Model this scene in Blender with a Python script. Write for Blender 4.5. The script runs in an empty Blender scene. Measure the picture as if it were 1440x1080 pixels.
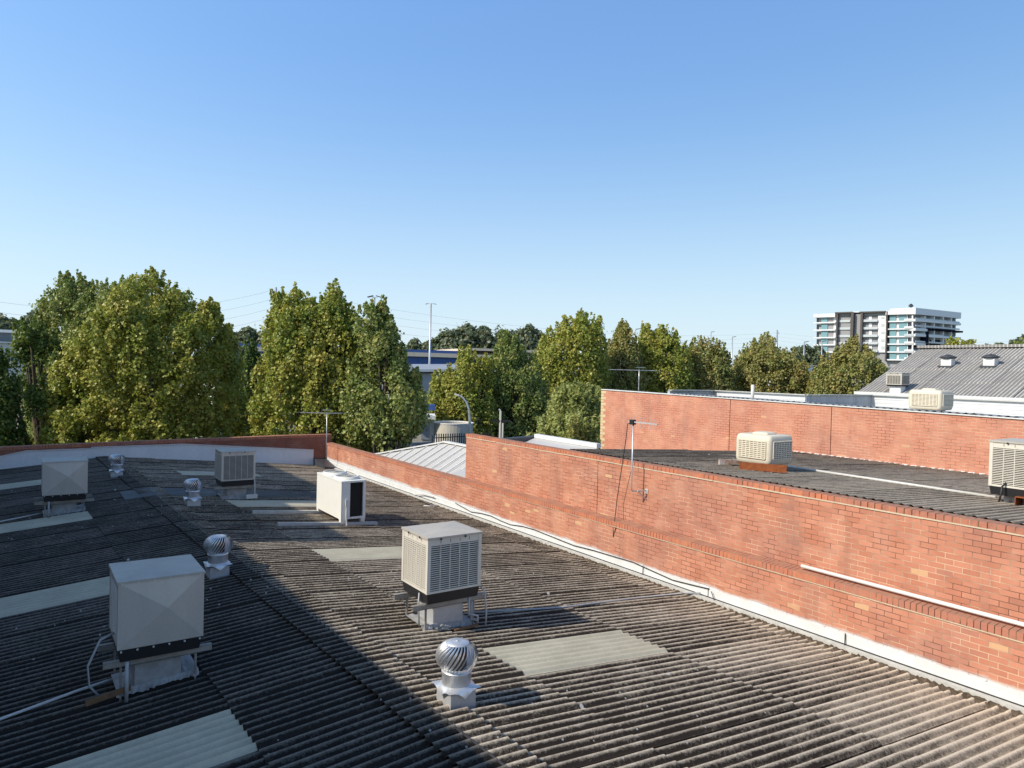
import bpy, math, random
import numpy as np
from mathutils import Vector
random.seed(7); RNG = np.random.default_rng(11)
S = bpy.context.scene; C = S.collection
R = math.radians

# ------------------------------------------------------------------ camera model (also used to survey points of the photo)
F_PX, ROLL, PITCH, YAW, HC = 1000.0, R(1.5), R(1.0812), R(34.7068), 10.0
CAM = np.array([0, 0, HC])
FW = np.array([math.sin(YAW)*math.cos(PITCH), math.cos(YAW)*math.cos(PITCH), -math.sin(PITCH)])
RT = np.array([math.cos(YAW), -math.sin(YAW), 0.0]); UP = np.cross(RT, FW)
def ray(x, y):
    dx, dy = x-720, y-540; c, s = math.cos(ROLL), math.sin(ROLL)
    return FW*F_PX + RT*(dx*c+dy*s) - UP*(-dx*s+dy*c)
def hit(x, y, n, d):
    r = ray(x, y); n = np.array(n, float); return CAM + (d-n@CAM)/(n@r)*r
def atX(x, y, X): return hit(x, y, (1, 0, 0), X)
def atY(x, y, Y): return hit(x, y, (0, 1, 0), Y)
def atZ(x, y, Z): return hit(x, y, (0, 0, 1), Z)
def atD(x, y, D): return CAM + ray(x, y)/F_PX*D

cd = bpy.data.cameras.new('camera'); cam = bpy.data.objects.new('camera', cd); C.objects.link(cam)
cd.sensor_width = 36; cd.lens = F_PX/1440*36; cd.clip_end = 6000; cd.clip_start = 0.05
c_, s_ = math.cos(ROLL), math.sin(ROLL)
cr = RT*c_ - (-UP)*(-s_)*1.0
# image right vector in world: u-axis rotated so that the horizon falls to the right
right = Vector((RT*c_ + UP*s_).tolist()); up = Vector((UP*c_ - RT*s_).tolist()); back = Vector((-FW).tolist())
from mathutils import Matrix
M = Matrix((( right.x, up.x, back.x, 0), (right.y, up.y, back.y, 0), (right.z, up.z, back.z, HC), (0, 0, 0, 1)))
cam.matrix_world = M; S.camera = cam

# ------------------------------------------------------------------ light
SUN = Vector((-1.0, 0.14, 0.83)).normalized()
el = math.asin(SUN.z)
w = bpy.data.worlds.new('World'); S.world = w; w.use_nodes = True
nt = w.node_tree; bg = nt.nodes['Background']
sky = nt.nodes.new('ShaderNodeTexSky'); sky.sky_type = 'NISHITA'; sky.sun_disc = False
sky.sun_elevation = el; sky.sun_rotation = math.atan2(SUN.x, SUN.y); sky.air_density = 1.0; sky.dust_density = 1.6; sky.ozone_density = 1.6
sepc = nt.nodes.new('ShaderNodeSeparateColor'); comc = nt.nodes.new('ShaderNodeCombineColor'); nt.links.new(sky.outputs[0], sepc.inputs[0])
for i_, (pw_, k_) in enumerate(((0.74, 1.20), (0.62, 1.85), (0.36, 3.55))):    # haze-softened gradient of a clear autumn sky
    a_ = nt.nodes.new('ShaderNodeMath'); a_.operation = 'POWER'; a_.inputs[1].default_value = pw_; nt.links.new(sepc.outputs[i_], a_.inputs[0])
    b_ = nt.nodes.new('ShaderNodeMath'); b_.operation = 'MULTIPLY'; b_.inputs[1].default_value = k_; nt.links.new(a_.outputs[0], b_.inputs[0]); nt.links.new(b_.outputs[0], comc.inputs[i_])
tc_ = nt.nodes.new('ShaderNodeTexCoord'); sx_ = nt.nodes.new('ShaderNodeSeparateXYZ'); nt.links.new(tc_.outputs['Generated'], sx_.inputs[0])
def wm(op, a, b=0.0, c=None):
    n = nt.nodes.new('ShaderNodeMath'); n.operation = op
    for i_, v_ in enumerate((a, b) if c is None else (a, b, c)):
        if hasattr(v_, 'is_output'): nt.links.new(v_, n.inputs[i_])
        else: n.inputs[i_].default_value = v_
    return n.outputs[0]
zen = nt.nodes.new('ShaderNodeMapRange'); nt.links.new(sx_.outputs[2], zen.inputs[0])      # the sky deepens towards the zenith
for i_, v_ in enumerate((0.50, 0.95, 1.0, 0.42)): zen.inputs[1+i_].default_value = v_
sh_ = Vector((SUN.x, SUN.y)).normalized()
glow = wm('ADD', wm('ADD', wm('MULTIPLY', sx_.outputs[0], 0.20*sh_.x), wm('MULTIPLY', sx_.outputs[1], 0.20*sh_.y)), 1.10)   # haze brightens towards the sun's side
hz_ = nt.nodes.new('ShaderNodeMapRange'); nt.links.new(sx_.outputs[2], hz_.inputs[0])
for i_, v_ in enumerate((0.0, 0.42, 1.0, 0.0)): hz_.inputs[1+i_].default_value = v_
hzp = wm('POWER', hz_.outputs[0], 2.2)
sc_w = nt.nodes.new('ShaderNodeVectorMath'); sc_w.operation = 'SCALE'; nt.links.new(comc.outputs[0], sc_w.inputs[0]); nt.links.new(wm('MULTIPLY', zen.outputs[0], glow), sc_w.inputs['Scale'])
ad_w = nt.nodes.new('ShaderNodeMix'); ad_w.data_type = 'RGBA'; nt.links.new(wm('MULTIPLY', hzp, 0.78), ad_w.inputs['Factor']); nt.links.new(sc_w.outputs[0], ad_w.inputs[6]); ad_w.inputs[7].default_value = (5.9, 6.8, 6.9, 1)
nt.links.new(ad_w.outputs[2], bg.inputs[0]); bg.inputs[1].default_value = 0.15
ld = bpy.data.lights.new('sun', 'SUN'); ld.energy = 5.0; ld.angle = R(0.55); ld.color = (1, 0.915, 0.79)
lo = bpy.data.objects.new('sun', ld); C.objects.link(lo); lo.rotation_euler = SUN.to_track_quat('Z', 'Y').to_euler(); lo.location = (-20, 5, 40)
S.view_settings.view_transform = 'Standard'; S.view_settings.look = 'None'; S.view_settings.exposure = 0
S.cycles.max_bounces = 6; S.cycles.transparent_max_bounces = 6

# ------------------------------------------------------------------ materials
class NT:
    def __init__(s, name):
        s.m = bpy.data.materials.new(name); s.m.use_nodes = True; s.t = s.m.node_tree; s.n = s.t.nodes; s.b = s.n['Principled BSDF']
    def N(s, t, **kw):
        n = s.n.new(t)
        for k, v in kw.items(): setattr(n, k, v)
        return n
    def L(s, a, b): s.t.links.new(a, b)
    def val(s, sock, v):
        if hasattr(v, 'links') or hasattr(v, 'is_output'): s.L(v, sock)
        else: sock.default_value = v
    def math(s, op, a, b=0.0, c=None, clamp=False):
        n = s.N('ShaderNodeMath', operation=op, use_clamp=clamp); s.val(n.inputs[0], a); s.val(n.inputs[1], b)
        if c is not None: s.val(n.inputs[2], c)
        return n.outputs[0]
    def mix(s, f, a, b, mode='MIX'):
        n = s.N('ShaderNodeMix', data_type='RGBA', blend_type=mode); s.val(n.inputs['Factor'], f)
        s.val(n.inputs['A'] if 0 else n.inputs[6], a if hasattr(a, 'is_output') else (*a, 1) if len(a) == 3 else a)
        s.val(n.inputs[7], b if hasattr(b, 'is_output') else (*b, 1) if len(b) == 3 else b)
        return n.outputs[2]
    def pos(s): return s.N('ShaderNodeNewGeometry').outputs['Position']
    def sep(s, v):
        n = s.N('ShaderNodeSeparateXYZ'); s.L(v, n.inputs[0]); return n.outputs
    def comb(s, x, y, z=0.0):
        n = s.N('ShaderNodeCombineXYZ'); s.val(n.inputs[0], x); s.val(n.inputs[1], y); s.val(n.inputs[2], z); return n.outputs[0]
    def noise(s, vec, scale, detail=3, rough=0.55):
        n = s.N('ShaderNodeTexNoise'); n.inputs['Scale'].default_value = scale; n.inputs['Detail'].default_value = detail
        n.inputs['Roughness'].default_value = rough
        if vec is not None: s.L(vec, n.inputs['Vector'])
        return n.outputs['Fac']
    def ramp(s, f, p0, p1, c0=(0, 0, 0), c1=(1, 1, 1)):
        n = s.N('ShaderNodeValToRGB'); s.L(f, n.inputs[0]); e = n.color_ramp.elements
        e[0].position = p0; e[1].position = p1; e[0].color = (*c0, 1); e[1].color = (*c1, 1); return n.outputs[0]
    def rng(s, f, a, b, c=0.0, d=1.0):
        n = s.N('ShaderNodeMapRange'); s.L(f, n.inputs[0])
        for i, v in enumerate((a, b, c, d)): n.inputs[1+i].default_value = v
        return n.outputs[0]
    def bump(s, h, strength=0.4, dist=0.01):
        n = s.N('ShaderNodeBump'); n.inputs['Strength'].default_value = strength; n.inputs['Distance'].default_value = dist
        s.L(h, n.inputs['Height']); s.L(n.outputs[0], s.b.inputs['Normal'])
    def out(s, col=None, rough=0.7, metal=0.0, spec=0.3):
        if col is not None: s.val(s.b.inputs['Base Color'], col if hasattr(col, 'is_output') else (*col, 1))
        s.val(s.b.inputs['Roughness'], rough); s.b.inputs['Metallic'].default_value = metal
        s.b.inputs['Specular IOR Level'].default_value = spec; return s.m

def dirty(name, col, rough=0.6, metal=0.0, amt=0.25, scale=3.0, spec=0.3, dark=None, streak=False, spots=False):
    t = NT(name); p = t.pos()
    if streak:
        mp = t.N('ShaderNodeMapping'); mp.inputs['Scale'].default_value = (1, 1, 0.15); t.L(p, mp.inputs[0]); p2 = mp.outputs[0]
    else: p2 = p
    n1 = t.noise(p2, scale, 6, 0.65); n2 = t.noise(p, scale*14, 3)
    f = t.math('MULTIPLY', t.rng(n1, 0.35, 0.7), amt); f2 = t.math('MULTIPLY', t.rng(n2, 0.4, 0.75), amt*0.6)
    dk = dark or tuple(v*0.45 for v in col)
    c = t.mix(f, col, dk); c = t.mix(f2, c, dk)
    r = t.math('ADD', t.math('MULTIPLY', n1, 0.25), rough-0.12)
    return t.out(c, r, metal, spec)

def brick(name, axis, light=0, paint=None, weather=0.0, dull=0.0, dark=0.0):
    t = NT(name); p = t.pos(); x, y, z = t.sep(p)
    u = y if axis == 'Y' else x
    v = t.comb(u, z)
    b = t.N('ShaderNodeTexBrick'); b.offset = 0.5; b.squash = 1
    t.L(v, b.inputs['Vector'])
    b.inputs['Scale'].default_value = 1; b.inputs['Brick Width'].default_value = 0.24; b.inputs['Row Height'].default_value = 0.086
    b.inputs['Mortar Size'].default_value = 0.0055; b.inputs['Mortar Smooth'].default_value = 0.15; b.inputs['Bias'].default_value = 0.0
    b.inputs['Color1'].default_value = (0, 0, 0, 1); b.inputs['Color2'].default_value = (1, 1, 1, 1)
    b.inputs['Mortar'].default_value = (0.5, 0.5, 0.5, 1)
    # second brick lookup (odd bricks) for extra kinds
    rnd = t.rng(b.outputs['Color'], 0.0, 1.0)
    # cell noise per brick: snap coordinates
    row = t.math('FLOOR', t.math('DIVIDE', z, 0.086)); off = t.math('MULTIPLY', t.math('SUBTRACT', 1.0, t.math('MODULO', t.math('ABSOLUTE', row), 2.0)), 0.12)
    colx = t.math('FLOOR', t.math('DIVIDE', t.math('ADD', u, off), 0.24))
    wn = t.N('ShaderNodeTexWhiteNoise', noise_dimensions='2D'); t.L(t.comb(colx, row), wn.inputs['Vector']); rnd2 = wn.outputs['Value']
    big = t.noise(p, 0.55, 3, 0.5); mid = t.noise(p, 2.2, 4, 0.6); fine = t.noise(p, 45, 4, 0.7)
    red = t.mix(rnd, (0.455, 0.184, 0.114), (0.55, 0.243, 0.156))
    purple = t.mix(rnd2, (0.33, 0.155, 0.12), (0.41, 0.195, 0.145))
    f = t.math('MULTIPLY', t.rng(big, 0.50, 0.62), 0.55)
    col = t.mix(f, red, purple)
    col = t.mix(t.rng(rnd2, 0.993, 0.995), col, (0.60, 0.36, 0.20))
    col = t.mix(t.math('MULTIPLY', t.rng(rnd2, 0.0, 0.08, 1, 0), 0.45), col, (0.34, 0.155, 0.12))
    col = t.mix(t.math('MULTIPLY', t.rng(mid, 0.5, 0.75), 0.35), col, (0.66, 0.38, 0.27))
    col = t.mix(t.math('MULTIPLY', t.rng(fine, 0.45, 0.7), 0.22), col, (0.30, 0.13, 0.09))
    if dull: col = t.mix(dull, col, (0.60, 0.27, 0.19))
    mort = t.mix(t.rng(t.noise(p, 1.7, 2), 0.42, 0.60), (0.17, 0.085, 0.06), (0.62, 0.44, 0.30))
    col = t.mix(b.outputs['Fac'], col, mort)
    stk = t.N('ShaderNodeMapping'); stk.inputs['Scale'].default_value = (1.1, 1.1, 0.18); t.L(p, stk.inputs[0]); sn = t.noise(stk.outputs[0], 1.3, 4, 0.6)
    col = t.mix(t.math('MULTIPLY', t.rng(sn, 0.56, 0.74), 0.20), col, (0.62, 0.37, 0.27))
    col = t.mix(t.math('MULTIPLY', t.rng(sn, 0.44, 0.28), 0.35), col, (0.22, 0.12, 0.10))
    if paint is not None:
        edge = t.math('ADD', paint, t.math('MULTIPLY', t.math('SUBTRACT', t.noise(p, 1.4, 5, 0.7), 0.5), 0.20))
        edge = t.math('ADD', edge, t.math('MULTIPLY', t.math('MAXIMUM', t.math('SUBTRACT', y, 14.0), 0.0), 0.006))
        f = t.math('MULTIPLY', t.math('SUBTRACT', edge, z), 14.0, clamp=True)
        col = t.mix(f, col, t.mix(b.outputs['Fac'], (0.60, 0.61, 0.61), (0.42, 0.42, 0.42)))
    if weather: col = t.mix(t.math('MULTIPLY', t.rng(t.noise(p, 0.8, 5, 0.65), 0.55, 0.78), weather), col, (0.16, 0.09, 0.07))
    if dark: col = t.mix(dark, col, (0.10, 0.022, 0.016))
    h = t.math('SUBTRACT', t.math('MULTIPLY', fine, 0.2), b.outputs['Fac'])
    t.bump(h, 0.6, 0.006)
    return t.out(col, 0.88, 0, 0.15)

def cement_roof(name, y0, base=0.5, pitch=0.146, light=(0.50, 0.445, 0.375), dark=(0.036, 0.029, 0.026), amount=1.0):
    t = NT(name); p = t.pos(); x, y, z = t.sep(p)
    ph = t.math('COSINE', t.math('MULTIPLY', t.math('SUBTRACT', y, y0), 2*math.pi/pitch))   # 1 at the crest
    crest = t.math('POWER', t.rng(ph, -0.6, 1.0), 2.4); grain = t.noise(p, 24, 5, 0.8)
    mp = t.N('ShaderNodeMapping'); mp.inputs['Scale'].default_value = (0.35, 1, 1); t.L(p, mp.inputs[0])
    big = t.noise(p, 0.33, 3, 0.5); mid = t.noise(mp.outputs[0], 5, 5, 0.68); fine = t.noise(p, 60, 4, 0.75)
    isl = t.N('ShaderNodeNewGeometry').outputs['Random Per Island']
    grime_shade = t.math('ADD', t.math('MULTIPLY', crest, 0.72), t.math('MULTIPLY', mid, 0.95))
    grime_shade = t.math('ADD', grime_shade, t.math('MULTIPLY', fine, 0.8)); grime_shade = t.math('ADD', grime_shade, t.math('MULTIPLY', t.math('SUBTRACT', grain, 0.5), 1.35)); grime_shade = t.math('ADD', grime_shade, t.math('MULTIPLY', isl, 0.22))
    grime_shade = t.math('ADD', grime_shade, t.math('MULTIPLY', big, 0.35))
    # nearer part at the low east end is paler
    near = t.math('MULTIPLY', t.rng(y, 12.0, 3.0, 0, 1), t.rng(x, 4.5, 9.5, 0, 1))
    grime_shade = t.math('ADD', grime_shade, t.math('MULTIPLY', near, 0.50*amount))
    grime_shade = t.math('SUBTRACT', grime_shade, t.math('MULTIPLY', t.rng(y, 8.0, 19.0, 0, 1), 0.16*amount))  # colour darkens along y, painting in the shade of the far end
    f = t.rng(grime_shade, 1.27, 2.24)
    col = t.mix(f, dark, light)
    vor = t.N('ShaderNodeTexVoronoi', feature='F1'); vor.inputs['Scale'].default_value = 1.6; t.L(p, vor.inputs['Vector'])
    wob = t.math('ADD', vor.outputs['Distance'], t.math('MULTIPLY', t.noise(p, 25, 2), 0.05))
    rs = t.sep(vor.outputs['Color'])[0]
    spot = t.math('MULTIPLY', t.math('LESS_THAN', wob, 0.075), t.math('GREATER_THAN', rs, 0.35))
    col = t.mix(t.math('MULTIPLY', spot, 0.85), col, (0.60, 0.58, 0.53))
    v2 = t.N('ShaderNodeTexVoronoi', feature='F1'); v2.inputs['Scale'].default_value = 7; t.L(p, v2.inputs['Vector'])
    sp2 = t.math('MULTIPLY', t.math('LESS_THAN', v2.outputs['Distance'], 0.10), t.math('GREATER_THAN', t.sep(v2.outputs['Color'])[1], 0.80))
    col = t.mix(t.math('MULTIPLY', sp2, 0.7), col, (0.55, 0.53, 0.49))
    t.bump(t.math('ADD', t.math('ADD', fine, mid), grain), 0.7, 0.010)
    return t.out(col, 0.92, 0, 0.12)

def foliage(name, c1, c2, c3, trans=0.36):
    t = NT(name); p = t.pos(); g = t.N('ShaderNodeNewGeometry'); isl = g.outputs['Random Per Island']
    n = t.noise(p, 0.45, 3, 0.6); n2 = t.noise(p, 1.6, 2)
    col = t.mix(t.rng(n, 0.38, 0.62), c1, c2); col = t.mix(t.math('MULTIPLY', t.rng(n2, 0.52, 0.68), 0.7), col, c3)
    col = t.mix(t.math('MULTIPLY', isl, 0.5), col, tuple(v*0.45 for v in c1))
    col = t.mix(t.math('MULTIPLY', t.math('GREATER_THAN', isl, 0.93), 0.6), col, c3)
    tr = t.N('ShaderNodeBsdfTranslucent'); t.L(t.mix(0.45, col, (0.26, 0.30, 0.04)), tr.inputs[0])
    ms = t.N('ShaderNodeMixShader'); ms.inputs[0].default_value = trans
    t.out(col, 0.45, 0, 0.45); t.L(t.b.outputs[0], ms.inputs[1]); t.L(tr.outputs[0], ms.inputs[2])
    t.L(ms.outputs[0], t.n['Material Output'].inputs[0]); return t.m

def galv(name='galvanised_steel', col=(0.62, 0.64, 0.66), rough=0.32, metal=0.85):
    t = NT(name); p = t.pos(); v = t.N('ShaderNodeTexVoronoi'); v.inputs['Scale'].default_value = 40; t.L(p, v.inputs['Vector'])
    n = t.noise(p, 6, 5, 0.65)
    c = t.mix(t.math('MULTIPLY', t.sep(v.outputs['Color'])[0], 0.22), col, tuple(q*0.6 for q in col))
    c = t.mix(t.math('MULTIPLY', t.rng(n, 0.5, 0.75), 0.35), c, (0.33, 0.31, 0.28))
    return t.out(c, t.math('ADD', t.math('MULTIPLY', n, 0.3), rough-0.1), metal, 0.5)

def plain(name, col, rough=0.5, metal=0.0, spec=0.4): return dirty(name, col, rough, metal, 0.12, 2.5, spec)

m_brickY = brick('brick_wall_paint_base', 'Y', paint=5.97)
m_brickN = brick('brick_wall_upper', 'Y', weather=0.25)
m_brickF = brick('brick_wall_far', 'Y', dull=0.35, weather=0.2)
m_brickX = brick('brick_wall_cross', 'X', weather=0.3, dark=0.5)  # brick mixed dark so its colour carries the far wall's shade
m_coping = None
def coping_mat(name, axis, step=0.086, off=0.0, old=0.3):
    t = NT(name); p = t.pos(); x, y, z = t.sep(p); u = y if axis == 'Y' else x
    q = t.math('DIVIDE', u, step); fr = t.math('FRACT', q); cell = t.math('FLOOR', q)
    wn = t.N('ShaderNodeTexWhiteNoise', noise_dimensions='1D'); t.L(cell, wn.inputs['W'])
    col = t.mix(wn.outputs['Value'], (0.56, 0.20, 0.105), (0.46, 0.17, 0.11))
    col = t.mix(t.math('MULTIPLY', t.rng(t.noise(p, 0.5, 3), 0.48, 0.6), 0.5), col, (0.36, 0.18, 0.14))
    n = t.noise(p, 9, 5, 0.7); col = t.mix(t.math('MULTIPLY', t.rng(n, 0.45, 0.75), old), col, (0.18, 0.10, 0.075))
    nz = t.sep(t.N('ShaderNodeNewGeometry').outputs['Normal'])[2]
    col = t.mix(t.math('MULTIPLY', t.math('GREATER_THAN', nz, 0.5), 0.6), col, (0.30, 0.18, 0.13))
    j = t.math('LESS_THAN', fr, 0.13); jc = t.mix(t.rng(t.noise(p, 2.5, 2), 0.45, 0.6), (0.09, 0.045, 0.03), (0.42, 0.28, 0.18))
    col = t.mix(j, col, jc)
    t.bump(t.math('SUBTRACT', t.math('MULTIPLY', n, 0.3), j), 0.7, 0.01)
    return t.out(col, 0.9, 0, 0.12)
m_cop = coping_mat('coping_bricks', 'Y'); m_copN = coping_mat('coping_bricks_upper', 'Y', 0.115, old=0.55); m_copX = coping_mat('coping_bricks_cross', 'X', 0.086, old=0.8)
m_mortar = dirty('cream_mortar', (0.62, 0.50, 0.36), 0.9, 0, 0.35, 6)
Y0 = 7.2; PITCH_R = 0.146
m_roof = cement_roof('weathered_cement_sheet', Y0, light=(0.72, 0.615, 0.475), dark=(0.036, 0.028, 0.022))
m_roofL = cement_roof('shade_darkened_cement_sheet', Y0, light=(0.27, 0.24, 0.20), dark=(0.028, 0.024, 0.021), amount=0)  # darker copy of the sheet colour, deepening the shade on the left slope
m_roof2 = cement_roof('weathered_cement_sheet_east', 0.0, pitch=0.15, light=(0.44, 0.37, 0.29), dark=(0.032, 0.025, 0.022), amount=1.2)
m_fibre = dirty('pale_fibreglass_sheet', (0.57, 0.53, 0.40), 0.6, 0, 0.45, 2.2, 0.25, (0.30, 0.27, 0.20))
m_white = dirty('white_painted_flashing', (0.70, 0.71, 0.70), 0.5, 0, 0.30, 2.2, 0.3, (0.34, 0.34, 0.32), streak=True)
m_whitecap = dirty('white_flashing_far', (0.82, 0.81, 0.80), 0.6, 0, 0.30, 1.0, 0.3, (0.45, 0.43, 0.41), streak=True)
m_black = plain('black_plastic', (0.02, 0.02, 0.022), 0.5)
m_debris = dirty('moss_and_grit', (0.16, 0.12, 0.085), 0.95, 0, 0.9, 18, 0.1, (0.035, 0.028, 0.02))
m_lip = dirty('pale_gutter_lip', (0.58, 0.57, 0.53), 0.7, 0, 0.5, 8)
m_galv = galv(col=(0.70, 0.71, 0.72), rough=.38, metal=.65); m_zinc = galv('dull_zinc', (0.50, 0.51, 0.52), 0.5, 0.45); m_shiny = galv('polished_aluminium', (0.86, 0.86, 0.86), 0.36, 0.72)
m_cooler = dirty('cream_metal_casing', (0.66, 0.625, 0.55), 0.45, 0, 0.30, 4, 0.4, (0.36, 0.31, 0.24), streak=True)
m_coolgrey = dirty('grey_metal_casing', (0.56, 0.52, 0.46), 0.4, 0.15, 0.25, 3, 0.4, streak=True)
m_lid = dirty('grey_metal_lid', (0.50, 0.455, 0.39), 0.5, 0.1, 0.4, 3, 0.4, (0.30, 0.28, 0.25))
m_blackin = plain('dark_pad_behind_louvres', (0.02, 0.02, 0.018), 0.9)
m_lead = dirty('grey_lead_skirt', (0.40, 0.41, 0.41), 0.6, 0.1, 0.6, 6, 0.3, (0.16, 0.13, 0.10))
m_rust = dirty('rusted_steel', (0.36, 0.11, 0.035), 0.85, 0.1, 0.7, 9, 0.2, (0.10, 0.035, 0.02))
m_rail = dirty('dull_rail_steel', (0.36, 0.345, 0.31), 0.6, 0.2, 0.6, 5, 0.3, (0.16, 0.12, 0.09))
m_rust2 = dirty('brown_rusted_strap', (0.24, 0.13, 0.065), 0.85, 0, 0.9, 14, 0.2, (0.12, 0.08, 0.05))
m_rustw = dirty('white_paint_over_rust', (0.62, 0.60, 0.56), 0.7, 0, 0.9, 7, 0.2, (0.30, 0.10, 0.04))
m_pvc = plain('white_plastic_pipe', (0.60, 0.59, 0.56), 0.4)
m_greypvc = plain('grey_plastic_pipe', (0.42, 0.43, 0.44), 0.45)
m_hvac = dirty('ivory_enamel', (0.76, 0.75, 0.69), 0.4, 0, 0.12, 3, 0.4)
m_beige = dirty('beige_moulded_plastic', (0.66, 0.60, 0.48), 0.5, 0, 0.22, 4, 0.35, (0.40, 0.33, 0.24))
m_coil = plain('dark_coil_fins', (0.035, 0.03, 0.028), 0.6)
m_flatblue = dirty('dark_flat_sheet', (0.075, 0.08, 0.09), 0.5, 0.3, 0.5, 3)
m_wood = dirty('grey_timber', (0.20, 0.18, 0.155), 0.9, 0, 0.6, 5)
m_conc = dirty('grey_concrete', (0.42, 0.41, 0.38), 0.85, 0, 0.5, 0.8, 0.2, (0.22, 0.21, 0.19), streak=True)
m_pconc = dirty('pale_concrete', (0.66, 0.62, 0.53), 0.85, 0, 0.5, 0.8, 0.2, (0.34, 0.31, 0.26), streak=True)
m_alum = plain('aluminium_tube', (0.55, 0.56, 0.58), 0.35, 0.6)
m_bark = dirty('bark', (0.16, 0.13, 0.10), 0.95, 0, 0.7, 4, 0.1)

# ------------------------------------------------------------------ mesh builder and scene helpers
def wloc(o):
    v = np.zeros(3)
    while o is not None: v = v + np.array(o.location); o = o.parent
    return v
class MB:
    def __init__(s): s.v = []; s.f = []
    def add(s, vs, fs):
        n = len(s.v); s.v += [tuple(map(float, p)) for p in vs]; s.f += [tuple(n+i for i in f) for f in fs]; return s
    def box(s, x0, x1, y0, y1, z0, z1):
        return s.add([(x0, y0, z0), (x1, y0, z0), (x1, y1, z0), (x0, y1, z0), (x0, y0, z1), (x1, y0, z1), (x1, y1, z1), (x0, y1, z1)],
                     [(0, 3, 2, 1), (4, 5, 6, 7), (0, 1, 5, 4), (1, 2, 6, 5), (2, 3, 7, 6), (3, 0, 4, 7)])
    def hexa(s, a, b):           # two quads (bottom, top), same winding
        return s.add(list(a)+list(b), [(0, 3, 2, 1), (4, 5, 6, 7), (0, 1, 5, 4), (1, 2, 6, 5), (2, 3, 7, 6), (3, 0, 4, 7)])
    def beam(s, p, q, w, h, upv=(0, 0, 1)):
        p = Vector(p); q = Vector(q); d = (q-p).normalized(); sd = d.cross(Vector(upv)).normalized()*w/2; u = sd.cross(d).normalized()*h/2
        A = [p-sd-u, p+sd-u, p+sd+u, p-sd+u]; B = [v+(q-p) for v in A]
        return s.add([tuple(v) for v in A+B], [(0, 1, 2, 3), (7, 6, 5, 4), (0, 4, 5, 1), (1, 5, 6, 2), (2, 6, 7, 3), (3, 7, 4, 0)])
    def tube(s, pts, r, n=8, caps=True):
        pts = [Vector(p) for p in pts]; rs = r if isinstance(r, (list, tuple)) else [r]*len(pts); vs = []; fs = []
        prev = None
        for i, p in enumerate(pts):
            d = (pts[min(i+1, len(pts)-1)]-pts[max(i-1, 0)]).normalized()
            if prev is None: a = d.orthogonal().normalized()
            else: a = (prev - d*prev.dot(d)).normalized()
            prev = a; b = d.cross(a)
            for k in range(n):
                t = 2*math.pi*k/n; vs.append(tuple(p+(a*math.cos(t)+b*math.sin(t))*rs[i]))
        for i in range(len(pts)-1):
            for k in range(n): fs.append((i*n+k, i*n+(k+1) % n, (i+1)*n+(k+1) % n, (i+1)*n+k))
        if caps: fs.append(tuple(range(n))[::-1]); fs.append(tuple((len(pts)-1)*n+k for k in range(n)))
        return s.add(vs, fs)
    def lathe(s, prof, n=24, cx=0, cy=0, cap=True):
        vs = []; fs = []
        for r, z in prof:
            for k in range(n): t = 2*math.pi*k/n; vs.append((cx+r*math.cos(t), cy+r*math.sin(t), z))
        for i in range(len(prof)-1):
            for k in range(n): fs.append((i*n+k, i*n+(k+1) % n, (i+1)*n+(k+1) % n, (i+1)*n+k))
        if cap: fs.append(tuple(range(n))[::-1]); fs.append(tuple((len(prof)-1)*n+k for k in range(n)))
        return s.add(vs, fs)
    def poly(s, pts, off):       # extruded polygon: pts ring, offset vector
        n = len(pts); q = [tuple(np.array(p)+np.array(off)) for p in pts]
        fs = [tuple(range(n)), tuple(range(n, 2*n))[::-1]]+[(i, n+i, n+(i+1) % n, (i+1) % n) for i in range(n)]
        return s.add(list(pts)+q, fs)
    def build(s, name, mat, parent=None, local=False, smooth=False, bevel=0, split=False):
        if split:
            par = list(range(len(s.v)))
            def fnd(i):
                while par[i] != i: par[i] = par[par[i]]; i = par[i]
                return i
            for f in s.f:
                for k in f[1:]: par[fnd(k)] = fnd(f[0])
            g = {}
            for f in s.f: g.setdefault(fnd(f[0]), []).append(f)
            for fs in g.values():
                ids = sorted({k for f in fs for k in f}); mp = {k: i for i, k in enumerate(ids)}; m_ = MB(); m_.v = [s.v[k] for k in ids]; m_.f = [tuple(mp[k] for k in f) for f in fs]
                o = m_.build(name, mat, parent, local, smooth, bevel)
            return o
        v = np.array(s.v, float).reshape(-1, 3)
        me = bpy.data.meshes.new(name)
        o = bpy.data.objects.new(name, me)
        if parent is not None:
            o.parent = parent
            if not local: v = v - wloc(parent)
        elif not local:
            base = np.array([v[:, 0].mean(), v[:, 1].mean(), v[:, 2].min()]); v = v-base; o.location = base
        me.from_pydata(v.tolist(), [], s.f); me.materials.append(mat); me.update()
        import bmesh
        bm = bmesh.new(); bm.from_mesh(me); bmesh.ops.recalc_face_normals(bm, faces=bm.faces)
        if bevel: bmesh.ops.bevel(bm, geom=list(bm.edges), offset=bevel, segments=2, affect='EDGES', profile=0.6)
        bm.to_mesh(me); bm.free()
        if smooth: me.shade_smooth()
        C.objects.link(o); return o
def numesh(name, v, f, mat, parent=None, smooth=False):
    me = bpy.data.meshes.new(name); v = np.asarray(v, np.float32); f = np.asarray(f, np.int32); k = f.shape[1]
    me.vertices.add(len(v)); me.vertices.foreach_set('co', v.ravel())
    me.loops.add(f.size); me.loops.foreach_set('vertex_index', f.ravel())
    me.polygons.add(len(f)); me.polygons.foreach_set('loop_start', np.arange(0, f.size, k, dtype=np.int32))
    me.polygons.foreach_set('loop_total', np.full(len(f), k, np.int32))
    me.update(calc_edges=True); me.materials.append(mat)
    me.shade_smooth() if smooth else me.shade_flat()
    o = bpy.data.objects.new(name, me)
    if parent is not None: o.parent = parent
    C.objects.link(o); return o
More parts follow.
